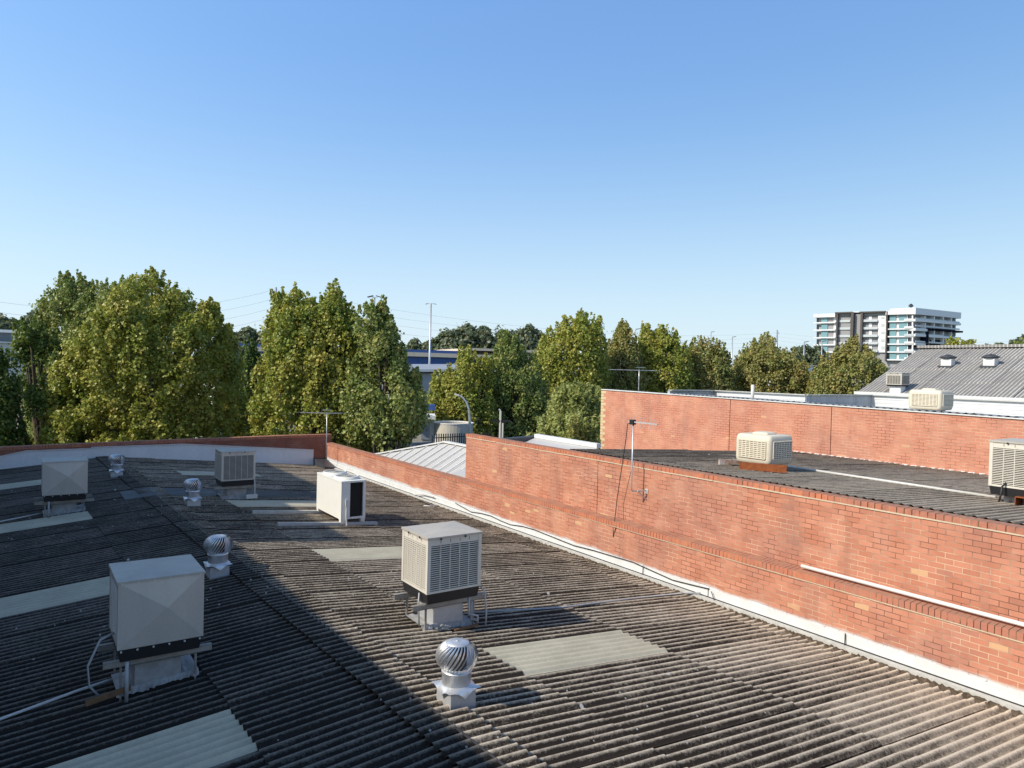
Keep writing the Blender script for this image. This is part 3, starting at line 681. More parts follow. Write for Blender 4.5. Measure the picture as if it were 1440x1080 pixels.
# sunlit cream one in the middle
cx, cy = cool_at((602, 757), 7.60, .90, .82); zr_ = zroof(cx, cy); zb_ = 6.64-zr_
k1 = cooler('rooftop_cooler', 'cream louvred metal cooler in full sun, in the middle of the dark cement roof', (cx, cy, zr_), .90, .82, zb_, .96, False, m_cooler)
cooler_base(k1, -P, zb_, .9, .82)
pp = MB(); pp.tube([(.37, -.30, zb_), (.37, -.30, .10), (.46, -.33, .07)], .017, 8); pp.tube([(.30, -.34, zb_), (.30, -.34, .20), (.42, -.40, .17), (.42, -.40, .06)], .017, 8)
pp.tube([(.47, -.36, zb_+.14), (.53, -.40, zb_+.05), (.56, -.42, .2), (.55, -.42, 0.0)], .012, 8); pp.tube([(-.46, -.20, zb_+.13), (-.49, -.24, zb_), (-.47, -.24, .13)], .012, 8)
pp.build('water_pipe', m_greypvc, k1, local=True, smooth=True, split=True)
MB().box(.02, .42, -.43, -.38, .02, .045).build('rusty_strap', m_rust2, k1, local=True)
# big grey one in the shade, bottom left
cx, cy = cool_at((166, 819), 7.50, .91, .88); zr_ = zroof(cx, cy); zb_ = 6.57-zr_
k2 = cooler('rooftop_cooler', 'large grey cooler with blank creased front panel, in shade at lower left', (cx, cy, zr_), .91, .88, zb_, .93, True, m_coolgrey)
cooler_base(k2, P, zb_, .9, .88, rail=.58, dm=m_lead)
pp = MB(); pp.tube([(-.35, -.42, zb_), (-.35, -.42, -.02)], .02, 8)
for w_ in (0, .03): pp.tube([(-.44, -.1+w_, zb_+.25), (-.60, -.2+w_, zb_+.22), (-.72, -.22+w_, zb_-.05), (-.70, -.20+w_, .15), (-.60, -.22+w_, 0.02)], .010, 6)
pp.build('water_pipe', m_greypvc, k2, local=True, smooth=True, split=True)
MB().beam((-.75, -.40, .05), (-.30, -.36, .11), .03, .06).build('rusty_bracket', m_rust2, k2, local=True)
# far left one
cx, cy = cool_at((60, 650), 7.52, .93, .90); zr_ = zroof(cx, cy); zb_ = 6.56-zr_
k3 = cooler('rooftop_cooler', 'grey cooler with blank creased front panel, far left near the white flashing', (cx, cy, zr_), .93, .90, zb_, .96, True, m_coolgrey)
cooler_base(k3, P, zb_, .9, .88, rail=.62, dm=m_lead)
MB().tube([(-.33, -.43, zb_), (-.33, -.43, -.01)], .02, 8).build('water_pipe', m_greypvc, k3, local=True, smooth=True)
# one by the flat tray
cx, cy = cool_at((312, 635.5), 7.58, .90, .82); zr_ = zroof(cx, cy); zb_ = 6.62-zr_
k4 = cooler('rooftop_cooler', 'shaded grey cooler with louvres, by the far white flashing at the dark flat tray', (cx, cy, zr_), .90, .82, zb_, .96, False, m_coolgrey)
cooler_base(k4, -P, zb_, .9, .82, dm=m_lead)
pp = MB(); pp.tube([(.43, -.40, zb_+.15), (.44, -.42, zb_), (.44, -.42, .12)], .015, 8); pp.box(.22, .52, -.42, -.36, .05, .16); pp.build('water_pipe', m_pvc, k4, local=True, split=True)
# drain pipes lying on the left slope
dp = MB(); pts = [onL(*q) for q in ((170, 958), (110, 978), (0, 1019))]; pts = [(p[0], p[1], p[2]+.06) for p in pts]; e = np.array(pts[2])+(np.array(pts[2])-np.array(pts[1]))*1.5
dp.tube(pts+[tuple(e)], .017, 8); tag(dp.build('drain_pipe', m_pvc, smooth=True), 'white drain pipe running left from the large shaded cooler', 'pipe')
dp = MB(); pts = [onL(*q) for q in ((64, 724), (30, 731), (0, 737))]; pts = [(p[0], p[1], p[2]+.06) for p in pts]; e = np.array(pts[2])+(np.array(pts[2])-np.array(pts[1]))*1.5
dp.tube(pts+[tuple(e)], .017, 8); tag(dp.build('drain_pipe', m_pvc, smooth=True), 'thin white drain pipe running left from the far left cooler', 'pipe')
dp = MB(); pts = [onR(*q) for q in ((668, 866), (787, 859), (886, 846), (960, 838))]; pts = [(p[0], p[1]+.0, p[2]+.055) for p in pts]
dp.tube([(pts[0][0], pts[0][1], pts[0][2])]+pts[1:]+[(10.9, float(pts[3][1])-.35, 5.78)], .016, 8)
tag(dp.build('drain_pipe', m_greypvc, smooth=True), 'grey drain pipe from the sunlit cream cooler to the gutter', 'pipe')
# cables on the base flashing
cb = MB(); z36 = lambda a, b: (640+a/3.6, 560+b/3.6)
pts = [atX(*z36(*q), 10.955) for q in ((1285, 965), (1200, 945), (1100, 920), (1000, 875), (900, 830), (800, 800), (700, 770), (600, 745), (500, 705), (400, 665), (340, 648), (280, 640), (230, 620), (180, 595), (130, 582), (80, 575), (0, 530))]
cb.tube([tuple(p) for p in pts], .010, 6); tag(cb.build('cable', m_black, smooth=True), 'black cable draped along the white painted wall base', 'cable')
cb = MB(); z51 = lambda a, b: (400+a/5.143, 570+b/5.143)
pts = [atX(*z51(*q), 10.9) for q in ((750, 662), (830, 655), (900, 655), (950, 645), (1000, 642), (1050, 655), (1080, 664))]
pts = [(10.2, 19.3, 5.80), (10.5, 19.1, 5.78)]+[tuple(p) for p in pts[2:]]
cb.tube(pts, .018, 6); tag(cb.build('hose', m_pvc, smooth=True), 'pale hose end lying over the gutter at mid wall', 'hose')
st = thing('gutter_strap', 'small dark strap over the white wall base, near the drain pipe end', 'strap', tuple(atX(1003, 840, 10.93)))
MB().beam((0, .05, .1), (-.02, -.08, -.12), .015, .006, (1, 0, 0)).build('strap_bar', m_black, st, local=True)
for (px, py), lb in (((904, 802), 'small dark strap over the white wall base, middle of three'), ((1188, 900), 'small dark strap over the white wall base, nearest of three')):
    q = atX(px, py, 10.96); dup(st, q, lb, rz=0).rotation_euler = (0.5, 0, 0)

# ------------------------------------------------------------------ turbine vents
def whirly(label, px, py, side):
    g = onR(px, py) if side > 0 else onL(px, py); sl_ = -P*side
    o = thing('turbine_vent', label, 'roof vent', g, 0, 'spinning turbine vents along the ridge')
    b = .165; z0 = .235
    bs = MB(); bs.hexa([(-b, -b, -.16), (b, -b, -.16), (b, b, -.16), (-b, b, -.16)], [(-b+.01, -b+.01, z0-.04), (b-.01, -b+.01, z0-.04), (b-.01, b-.01, z0-.04), (-b+.01, b-.01, z0-.04)])
    bs.build('base_box', m_zinc, o, local=True)
    # square skirt with folded corners (droops in the middle of the sides)
    sk = MB(); N = 6; f = .205; vs = []; fs = []
    n_ = 32
    for rr_, zz in ((.16, z0+.02), (.20, z0-.005)):
        for k in range(n_):
            a = 2*math.pi*k/n_; vs.append((rr_*math.cos(a), rr_*math.sin(a), zz))
    for k in range(n_):
        a = 2*math.pi*k/n_; q_ = f/max(abs(math.cos(a)), abs(math.sin(a))); m_ = abs(math.sin(2*a)); vs.append((q_*.98*math.cos(a), q_*.98*math.sin(a), z0-.005-.10*(1-m_)**1.2*(1 if k % 2 else .92)))
    for i in range(2):
        for k in range(n_): fs.append((i*n_+k, i*n_+(k+1) % n_, (i+1)*n_+(k+1) % n_, (i+1)*n_+k))
    sk.add(vs, fs).build('skirt', m_galv, o, local=True, smooth=True)
    MB().lathe([(.162, z0), (.162, z0+.145), (.170, z0+.15), (.170, z0+.165), (.158, z0+.165)], 28).build('neck', m_galv, o, local=True, smooth=True)
    zc = z0+.315; nb_ = 28; bl = MB()
    for k in range(nb_):
        a0 = 2*math.pi*k/nb_; vs = []; fs = []; n_ = 12
        for i in range(n_+1):
            t_ = i/n_; ph = R(-58)+R(118)*t_; rad = .238*math.cos(ph)**.8; zz = zc+.168*math.sin(ph); tw = a0+.95*(t_-.5)
            for dd, rr_ in ((0, 1.0), (.08, .97), (.145, .88)):
                a = tw+dd; vs.append((rad*rr_*math.cos(a), rad*rr_*math.sin(a), zz))
        for i in range(n_):
            for j in range(2): fs.append((i*3+j, i*3+j+1, i*3+j+4, i*3+j+3))
        bl.add(vs, fs)
    bl.build('turbine_blades', m_shiny, o, local=True, smooth=True)
    MB().lathe([(.135, zc+.135), (.13, zc+.15), (.06, zc+.162), (.012, zc+.165), (.010, zc+.172)], 28).build('top_cap', m_galv, o, local=True, smooth=True)
    MB().lathe([(.15, zc-.16), (.16, zc-.14), (.10, zc-.13)], 28).build('lower_ring', m_galv, o, local=True, smooth=True)
    MB().lathe([(.11, zc-.13), (.11, zc+.13)], 16).build('inner_shadow', m_black, o, local=True)
    return o
whirly('polished turbine vent in sunlight, nearest the camera beside the ridge', 641, 991, 1)
whirly('shaded turbine vent directly behind the large grey cooler', 306, 810, -1)
whirly('shaded turbine vent beside the dark flat roof tray', 271, 712, 1)
whirly('farthest turbine vent, close to the far white flashing', 164, 671, -1)

# ------------------------------------------------------------------ ivory outdoor unit on rails
g = onR(479, 741); UX, UY = float(g[0]), float(g[1]); W_, D_, H_ = .64, 1.75, .93
zr_ = zR(UX+W_/2)
hv = thing('outdoor_unit', 'ivory two fan outdoor condenser unit standing on two long rails', 'air conditioner', (UX+W_/2, UY+D_/2, zr_))
x, y = W_/2, D_/2; zb_ = .20; z1 = zb_+H_
cs = MB(); cs.box(-x, -x+.03, -y, y, zb_, z1); cs.box(x-.03, x, -y+.05, y, zb_, z1); cs.box(-x+.03, x-.03, y-.03, y, zb_, z1)
cs.box(-x+.03, -x+.23, -y, -y+.03, zb_, z1-.03); cs.box(x-.07, x, -y, -y+.05, zb_, z1-.03); cs.box(-x+.23, x-.07, -y, -y+.04, zb_, zb_+.05)
cs.box(-x+.03, x-.03, -y+.04, y-.03, zb_, zb_+.03); cs.build('casing', m_hvac, hv, local=True, bevel=.005)
tpn = MB().box(-x-.005, x+.005, -y-.005, y+.005, z1-.03, z1+.02); tpn.build('top_panel', m_hvac, hv, local=True, bevel=.008)
for yy_ in (-.42, .42):
    fr = MB().lathe([(.31, z1+.02), (.30, z1+.085), (.27, z1+.085), (.26, z1+.03)], 32, 0, yy_, cap=False).build('fan_ring', m_hvac, hv, local=True, smooth=True)
    gr = MB()
    for rr_ in (.06, .12, .18, .24): gr.lathe([(rr_-.004, z1+.08), (rr_+.004, z1+.08), (rr_+.004, z1+.088), (rr_-.004, z1+.088), (rr_-.004, z1+.08)], 28, 0, yy_, cap=False)
    for k in range(6): a = k*math.pi/6; gr.beam((-.26*math.cos(a), yy_-.26*math.sin(a), z1+.078), (.26*math.cos(a), yy_+.26*math.sin(a), z1+.078), .008, .006)
    gr.build('fan_guard', m_lip, fr, local=True)
    MB().lathe([(.25, z1+.024), (.25, z1+.03)], 24, 0, yy_).build('fan_well', m_black, fr, local=True)
cl = MB(); cl.box(-x+.235, x-.085, -y+.10, -y+.14, zb_+.05, z1-.03)
for k in range(15): xx = -x+.245+k*.024; cl.box(xx, xx+.006, -y+.085, -y+.10, zb_+.06, z1-.05)
cl.build('coil', m_coil, hv, local=True)
MB().box(-x+.235, -x+.26, -y+.04, y-.2, zb_+.05, z1-.04).build('inner_wall', m_coil, hv, local=True)
ft = MB()
for sx in (-1, 1):
    for sy in (-1, 1): ft.hexa([(sx*(x-.06)-.045, sy*(y-.07)-.06, .10), (sx*(x-.06)+.045, sy*(y-.07)-.06, .10), (sx*(x-.06)+.045, sy*(y-.07)+.06, .10), (sx*(x-.06)-.045, sy*(y-.07)+.06, .10)],
                               [(sx*(x-.06)-.06, sy*(y-.07)-.07, zb_), (sx*(x-.06)+.06, sy*(y-.07)-.07, zb_), (sx*(x-.06)+.06, sy*(y-.07)+.07, zb_), (sx*(x-.06)-.06, sy*(y-.07)+.07, zb_)])
ft.build('foot', m_hvac, hv, local=True, split=True)
MB().box(-x+.10, -x+.16, -y-.05, -y-.003, .52, .70).tube([(-x+.13, -y-.03, .52), (-x+.12, -y-.04, .30), (-x+.14, -y-.05, .03)], .022, 8).build('isolator_switch', m_pvc, hv, local=True)
lp_ = MB(); lp_.beam((-x-.05, y-.05, .05), (-x-.05, y-.05, .95), .05, .05); lp_.build('pipe_cover', m_coil, hv, local=True)
for k, (a, b, lb) in enumerate((((362, 728), (470, 728), 'left end nearer the cooler'), ((386, 738), (532, 735), 'nearer'))):
    A = onR(*a); yy_ = UY+(D_-.07 if k == 0 else .07)
    x0 = float(A[0]); x1 = UX+W_+.35
    rl = MB().hexa([(x0, yy_-.05, zR(x0)+.025), (x1, yy_-.05, zR(x1)+.025), (x1, yy_+.05, zR(x1)+.025), (x0, yy_+.05, zR(x0)+.025)], [(x0, yy_-.05, zR(x0)+.10), (x1, yy_-.05, zR(x1)+.11), (x1, yy_+.05, zR(x1)+.11), (x0, yy_+.05, zR(x0)+.10)])
    tag(rl.build('support_rail', m_lip), ('long grey rail under the ivory unit, farther of two' if k == 0 else 'long grey rail under the ivory unit, nearer of two'), 'rail')

# ------------------------------------------------------------------ moulded plastic coolers
def rounded(mb, x, y, z0, z1, r, n=6, pro=((0, 1.0), (1, 1.0))):
    prof = []
    vs = []; fs = []; m = 4*(n+1)
    for tz, sc__ in pro:
        for c, (sx, sy) in enumerate(((1, 1), (-1, 1), (-1, -1), (1, -1))):
            for k in range(n+1):
                a = math.pi/2*(c+k/n); vs.append((((sx*(x-r))+r*math.cos(a))*sc__, ((sy*(y-r))+r*math.sin(a))*sc__, z0+(z1-z0)*tz))
    for i in range(len(pro)-1):
        for k in range(m): fs.append((i*m+k, i*m+(k+1) % m, (i+1)*m+(k+1) % m, (i+1)*m+k))
    fs.append(tuple(range(m))[::-1]); fs.append(tuple((len(pro)-1)*m+k for k in range(m)))
    return mb.add(vs, fs)
def plastic_cooler(label, loc, w, h, rz, zb):
    o = thing('moulded_cooler', label, 'air cooler', loc, rz, 'rounded beige plastic coolers')
    x = w/2
    rounded(MB(), x, x, zb, zb+h, .09, pro=((0, .90), (.03, .955), (.12, .985), (.2, 1.0), (.8, 1.0), (.86, .99), (.93, .965), (.975, .93), (1.0, .88))).build('casing', m_beige, o, local=True, smooth=True)
    for k, (dx, dy) in enumerate(((0, -1), (1, 0), (0, 1), (-1, 0))):
        d = np.array([dx, dy, 0.]); s = np.array([-dy, dx, 0.]); ww = w*.76; z0_, z1_ = zb+h*.22, zb+h*.80
        c = d*(x+.002)-s*ww/2
        p = MB(); a = c; b = c+s*ww; f = d*.004
        p.add([a+[0, 0, z0_], b+[0, 0, z0_], b+[0, 0, z1_], a+[0, 0, z1_], a+f+[0, 0, z0_], b+f+[0, 0, z0_], b+f+[0, 0, z1_], a+f+[0, 0, z1_]], [(0, 1, 2, 3), (4, 5, 6, 7), (0, 1, 5, 4), (1, 2, 6, 5), (2, 3, 7, 6), (3, 0, 4, 7)])
        gr = p.build('grille_recess', m_blackin, o, local=True)
        g2 = MB(); nr_ = 9
        for i in range(nr_+1):
            z = z0_+(z1_-z0_)*i/nr_; q_ = c+f
            g2.add([q_+[0, 0, z-.011], q_+s*ww+[0, 0, z-.011], q_+s*ww+[0, 0, z+.011], q_+[0, 0, z+.011], q_+d*.02+[0, 0, z-.016], q_+d*.02+s*ww+[0, 0, z-.016], q_+d*.02+s*ww+[0, 0, z+.004], q_+d*.02+[0, 0, z+.004]], [(0, 1, 2, 3), (4, 5, 6, 7), (0, 1, 5, 4), (1, 2, 6, 5), (2, 3, 7, 6), (3, 0, 4, 7)])
        for i in range(8):
            q_ = c+f+s*(ww*i/7); t_ = .012
            g2.add([q_-s*t_+[0, 0, z0_], q_+s*t_+[0, 0, z0_], q_+s*t_+[0, 0, z1_], q_-s*t_+[0, 0, z1_], q_-s*t_+d*.016+[0, 0, z0_], q_+s*t_+d*.016+[0, 0, z0_], q_+s*t_+d*.016+[0, 0, z1_], q_-s*t_+d*.016+[0, 0, z1_]], [(0, 1, 2, 3), (4, 5, 6, 7), (0, 1, 5, 4), (1, 2, 6, 5), (2, 3, 7, 6), (3, 0, 4, 7)])
        g2.build('grille_bars', m_beige, gr, local=True)
    rounded(MB(), x*.45, x*.45, zb+h-.01, zb+h+.05, .05, pro=((0, 1.0), (.6, .95), (1, .7))).build('top_dome', m_beige, o, local=True, smooth=True)
    MB().box(-.30, .30, -.30, .30, -.2, zb+.02).build('duct', m_zinc, o, local=True)
    return o
L0 = on2(1082, 655); PCX, PCY = 14.0, 10.05; 
def place_pc():
    pass
# sizes from the photograph: casing 78 px wide where one metre is about 61 px
g2_ = on2(1072, 662); zz_ = z2(float(g2_[0]))
pc1 = plastic_cooler('beige moulded cooler on rusty red beams, middle of the dark roof behind the wall', (float(g2_[0])+.20, float(g2_[1])+.12, zz_), .90, .64, R(2), .16)
bm_ = thing('rusty_beam', 'rust red steel beam under the beige cooler, nearer of two', 'beam', (float(g2_[0]), float(g2_[1]), zz_))
sf = on2(1040, 661); sb = on2(1106, 668)
MB().beam((float(sf[0])-wloc(bm_)[0], float(sf[1])-wloc(bm_)[1], .13), (float(sb[0])-wloc(bm_)[0], float(sb[1])-wloc(bm_)[1], .13), .06, .16).build('web', m_rust, bm_, local=True)
bm2 = thing('rusty_beam', 'white flaking rusty beam under the beige cooler, farther of two', 'beam', (float(g2_[0]), float(g2_[1]), zz_))
sf = on2(1011, 655); sb = on2(1075, 659)
MB().beam((float(sf[0])-wloc(bm2)[0], float(sf[1])-wloc(bm2)[1], .10), (float(sb[0])-wloc(bm2)[0]+.1, float(sb[1])-wloc(bm2)[1]+.1, .12), .06, .11).build('web', m_rustw, bm2, local=True)
g3_ = atX(1306, 577, 22.3)
pc2 = plastic_cooler('beige moulded cooler above the pale brick wall, in front of white weatherboards', (22.45, float(g3_[1])+.02, zt(9)-.04), .92, .58, R(3), .10)
# white pipe along roof two
wp = MB(); a = on2(1108, 659); b = on2(1400, 703); wp.tube([(a[0], a[1], a[2]+.05), (b[0], b[1], b[2]+.05)], .028, 8); tag(wp.build('roof_pipe', m_pvc, smooth=True), 'straight white pipe lying across the dark roof between the two coolers', 'pipe')
# big cream cooler cut by the right edge
fcx = on2(1390, 706); bx, by = float(fcx[0]), float(fcx[1])
W5 = 1.05
f_ = thing('rooftop_cooler', 'x', 'air cooler'); bpy.data.objects.remove(f_)
k5 = cooler('rooftop_cooler', 'large cream louvred cooler cut by the right edge of the photo', (bx+.60, by-.42, z2(bx)), 1.0, .95, .13, .96, False, m_cooler)
b5 = thing('rusty_beam', 'hollow rusty square beam under the cooler at the right edge', 'beam', (bx+.45, by-.5, z2(bx)-.10))
bb = MB()
for (ya, yb_, za, zb__) in ((-.10, .10, .06, .07), (-.10, .10, .25, .26), (-.10, -.09, .07, .25), (.09, .10, .07, .25)): bb.box(-.45, 1.4, ya, yb_, za, zb__)
bb.build('web', m_rust, b5, local=True)
MB().tube([(-.50, .2, .36), (-.60, .22, .30), (-.64, .22, .15), (-.64, .25, 0.0)], .016, 8).build('water_hose', m_black, k5, local=True, smooth=True)
MB().box(-.30, .30, -.30, .30, -.15, .34).build('duct', m_zinc, k5, local=True)
# small dark cooler on the grey hall
g6 = on4(1262, 552); k6 = cooler('rooftop_cooler', 'dark grey louvred cooler on the slope of the grey hall roof', (float(g6[0]), float(g6[1]), float(g6[2])), .66, .64, .26, .56, False, m_coolgrey, tray_h=.06, pad=m_blackin)
MB().box(-.20, .20, -.22, .22, -.3, .28).build('duct', m_whitecap, k6, local=True)

# ------------------------------------------------------------------ antennas
def stays(): pass
an = thing('tv_antenna', 'tv antenna on a bent mast bracketed to the tall brick wall', 'antenna', tuple(atX(905, 690, NX-.1)))
ax, ay, az = wloc(an); ms = atX(888, 682, 10.95); mt = atX(890, 592, 10.95)
MB().tube([(NX, ay, az), (NX-.15, ay+.02, az+.0), (10.97, float(ms[1]), az-.02), (10.95, float(ms[1]), az+.06), (10.95, float(ms[1]), float(mt[2]))], .016, 8).build('mast', m_alum, an, smooth=True)
MB().box(NX-.02, NX, ay-.04, ay+.04, az-.07, az+.03).beam((NX-.01, ay, az-.20), (NX-.25, ay+.03, az), .02, .02).build('wall_bracket', m_pvc, an)
bt_ = float(mt[2])-.02; e1 = atX(925, 590, 10.95); by0, by1 = float(atX(884, 592, 10.95)[1]), float(e1[1])
bo = MB(); bo.box(10.937, 10.963, by1, by0, bt_-.013, bt_+.013)
nel = 9
for k in range(nel):
    yy_ = by1+(by0-by1)*(k/(nel-1))*.92; l = .10+.05*(k/(nel-1)); bo.box(10.947, 10.953, yy_-.003, yy_+.003, bt_-l, bt_+l)
bo.build('boom', m_greypvc, an)
MB().box(10.90, 11.0, float(mt[1])-.05, float(mt[1])+.06, bt_-.06, bt_+.05).build('junction_box', m_black, an, bevel=.01)
cbp = [(10.95, float(mt[1])+.02, bt_), (10.95, float(mt[1])+.16, bt_-.06)]+[tuple(atX(*q, xx)) for q, xx in (((880, 620), 11.0), ((874, 660), 11.05), ((868, 700), 11.1), ((864, 735), 11.02), ((862, 755), 10.985), ((866, 742), 10.985), ((868, 737), 11.1))]
MB().tube(cbp, .009, 6).build('antenna_cable', m_black, an, smooth=True)
def antenna2(label, pb, pt, spanpx, D, yr, el_n):
    b = atD(*pb, D); t_ = atD(*pt, D); o = thing('tv_antenna', label, 'antenna', b)
    MB().tube([(0, 0, 0), (0, 0, float(t_[2]-b[2]))], .02, 8).build('mast', m_alum, o, local=True, smooth=True)
    l = atD(spanpx[0], pt[1], D); r = atD(spanpx[1], pt[1], D); L_ = np.linalg.norm(r-l); d = (r-l)/L_; d[2] = 0; h = float(t_[2]-b[2])-.05; c = l-t_; c[2] = 0
    bo = MB(); A = c; B = c+d*L_; bo.beam((A[0], A[1], h), (B[0], B[1], h), .022, .022)
    nrm = np.array([-d[1], d[0], 0]); 
    for k in range(el_n):
        p_ = A+(B-A)*k/(el_n-1); q_ = .22+.45*k/(el_n-1)
        v = nrm*math.cos(yr)*q_+d*math.sin(yr)*q_
        bo.beam((p_[0]-v[0], p_[1]-v[1], h), (p_[0]+v[0], p_[1]+v[1], h), .010, .010)
    bo.build('boom', m_alum, o, local=True)
    bx_ = MB(); m_ = c+d*L_*.55; bx_.beam((m_[0], m_[1], h+.12), (m_[0]+d[0]*.4, m_[1]+d[1]*.4, h+.12), .16, .012); bx_.build('reflector', m_alum, o, local=True)
    return o
q = atX(459, 655, 10.9)
antenna2('tv antenna on a thin mast in the corner where the two parapets meet', (458.5, 646), (459.5, 579), (422, 477), 29.6, .5, 7)
antenna2('tv antenna on a short mast above the pale brick wall', (898, 549), (899, 519), (858, 924), 29.6, .4, 7)

# ------------------------------------------------------------------ trees
def leaves(name, centers, normals, size, mat, parent, aspect=1.25):
    n = len(centers); r = RNG.normal(size=(n, 3)); nr = normals+r*0.75; nr /= np.linalg.norm(nr, axis=1)[:, None]+1e-9
    a = np.cross(nr, RNG.normal(size=(n, 3))); a /= np.linalg.norm(a, axis=1)[:, None]+1e-9; b = np.cross(nr, a)
    s = (size*(0.55+0.9*RNG.random(n)))[:, None]
    v = np.stack([centers-a*s*aspect*.5, centers-b*s*.5+a*s*.08, centers+a*s*aspect*.5, centers+b*s*.5+a*s*.08], 1)
    v[:, 1] += nr*s*.12; v[:, 3] += nr*s*.12
    return numesh(name, v.reshape(-1, 3), np.arange(4*n).reshape(n, 4), mat, parent)
def crown_pts(lobes, nleaf, clump=.34, fill=0.35, gap=1.0, spread=1.0):
    nleaf = int(nleaf*1.7); more = []
    for l in lobes:                     # every leader carries small upright shoots that break up the outline
        dx, dy, z0, z1, rad, bg_ = l; h = z1-z0
        more.append((dx, dy, z0, z1-.05*h, rad, bg_))
        for k in range(6):
            a = RNG.random()*6.28; q = .15+.7*RNG.random(); zt__ = z1-.02*h-(q**1.5)*.38*h*(.7+.5*RNG.random())
            if k == 0: zt__, q = z1, .05
            more.append((dx+rad*q*math.cos(a), dy+rad*q*math.sin(a), zt__-.28*h, zt__, rad*(.20+.14*RNG.random()), 1.0))
    lobes = more
    """lobes: (dx, dy, z0, z1, radius, bulge)"""
    vol = np.array([(l[3]-l[2])*l[4]**1.35 for l in lobes]); vol /= vol.sum(); Cs = []; Ns = []
    per = 26
    for l, vf in zip(lobes, vol):
        m = max(6, int(nleaf*vf/per)); dx, dy, z0, z1, rad, bg_ = l
        t = RNG.beta(1.15, 1.05, m); ang = RNG.random(m)*2*np.pi
        nn_ = 3.2 if bg_ <= .7 else 1.2+1.7*bg_; pr = np.minimum(1, t/.22+.25)**.5*(1-np.clip(t, 0, 1)**nn_)**.58
        k1_, k2_ = RNG.random(2)*6.28
        wob = 1+.20*np.sin(3*ang+k1_+t*6)+.17*np.sin(5*ang+k2_-t*11)
        rf = np.where(RNG.random(m) < fill, RNG.random(m)**.5*.8, .82+.22*RNG.random(m))
        rr_ = rad*pr*wob*rf
        c = np.stack([dx+rr_*np.cos(ang), dy+rr_*np.sin(ang), z0+(z1-z0)*t], 1)
        cr_ = clump*(.55+.8*RNG.random(m))
        g = RNG.normal(size=(m, per, 3)); g /= np.linalg.norm(g, axis=2)[:, :, None]; g *= (RNG.random((m, per, 1))**.45)
        pts = c[:, None, :]+g*cr_[:, None, None]*np.array([1, 1, .95])*spread
        out = np.stack([np.cos(ang), np.sin(ang), np.full(m, .5)], 1)[:, None, :]*.55+g*.9+np.array([0, 0, .35])
        Cs.append(pts.reshape(-1, 3)); Ns.append(out.reshape(-1, 3))
    return np.concatenate(Cs), np.concatenate(Ns)
def trunk(o, H_t, r0, lobes, name='trunk'):
    mb = MB(); top = .62*H_t; mb.tube([(0, 0, -.1), (.05, .03, top*.4), (0, .1, top*.8), (.05, 0, top*1.2)], [r0*1.25, r0*.9, r0*.65, r0*.2], 10)
    for l in lobes:
        zs = l[2]+(l[3]-l[2])*.05; mb.tube([(0, .0, min(zs, top*.7)*.8), (l[0]*.5, l[1]*.5, zs+.1*(l[3]-l[2])), (l[0]*.9, l[1]*.9, zs+.45*(l[3]-l[2])), (l[0], l[1], zs+.88*(l[3]-l[2]))], [r0*.5, r0*.36, r0*.2, r0*.04], 7)
        for k in range(5):
            t_ = .2+.14*k; a = random.uniform(0, 6.28); rr_ = l[4]*.7
            p_ = (l[0]*(.5+.4*t_), l[1]*(.5+.4*t_), zs+t_*(l[3]-l[2])); mb.tube([p_, (p_[0]+rr_*.6*math.cos(a), p_[1]+rr_*.6*math.sin(a), p_[2]+rr_*.4), (p_[0]+rr_*math.cos(a), p_[1]+rr_*math.sin(a), p_[2]+rr_*.9)], [r0*.16, r0*.1, r0*.03], 5)
    return mb.build(name, m_bark, o, local=True, smooth=True)
def tree(label, D, base_px, lobes_px, nleaf, size, mat, clump=.34, group='plane trees along the street', fill=.35, cat='tree', name='plane_tree', bottom=None):
    """lobes_px: (x centre px, top px y, bottom px y, half-width px, depth offset m, bulge)"""
    g = atD(base_px, 520, D); o = thing(name, label, cat, (g[0], g[1], 0), 0, group)
    rt = np.array([RT[0], RT[1]]); fw_ = np.array([math.sin(YAW), math.cos(YAW)]); L_ = []
    for (cx_, ty, by_, hw, dd, bg_) in lobes_px:
        D2 = D+dd; p_ = atD(cx_, ty, D2); q_ = atD(cx_, by_, D2); L_.append((float(p_[0]-g[0]), float(p_[1]-g[1]), float(q_[2]), float(p_[2]), hw*D2/1000, bg_))
    trunk(o, max(l[3] for l in L_), .16+.012*max(l[3] for l in L_), L_)
    c, n = crown_pts(L_, nleaf, clump, fill); leaves('crown', c, n, size, mat, o)
    return o
m_leafA = foliage('leaf_yellow_green', (0.299, 0.360, 0.061), (0.442, 0.430, 0.080), (0.597, 0.474, 0.099))
m_leafB = foliage('leaf_mid_green', (0.221, 0.294, 0.073), (0.330, 0.381, 0.108), (0.506, 0.441, 0.137))
m_leafC = foliage('leaf_dark_green', (0.084, 0.156, 0.034), (0.131, 0.208, 0.046), (0.202, 0.246, 0.062))
m_leafD = foliage('leaf_autumn_tint', (0.271, 0.310, 0.091), (0.396, 0.348, 0.104), (0.539, 0.364, 0.129))
m_leafW = foliage('leaf_feathery', (0.365, 0.411, 0.125), (0.496, 0.521, 0.175), (0.467, 0.468, 0.150), .4)
m_leafG = foliage('leaf_gum', (0.128, 0.168, 0.093), (0.192, 0.222, 0.131), (0.229, 0.235, 0.136))
LS = 0.155
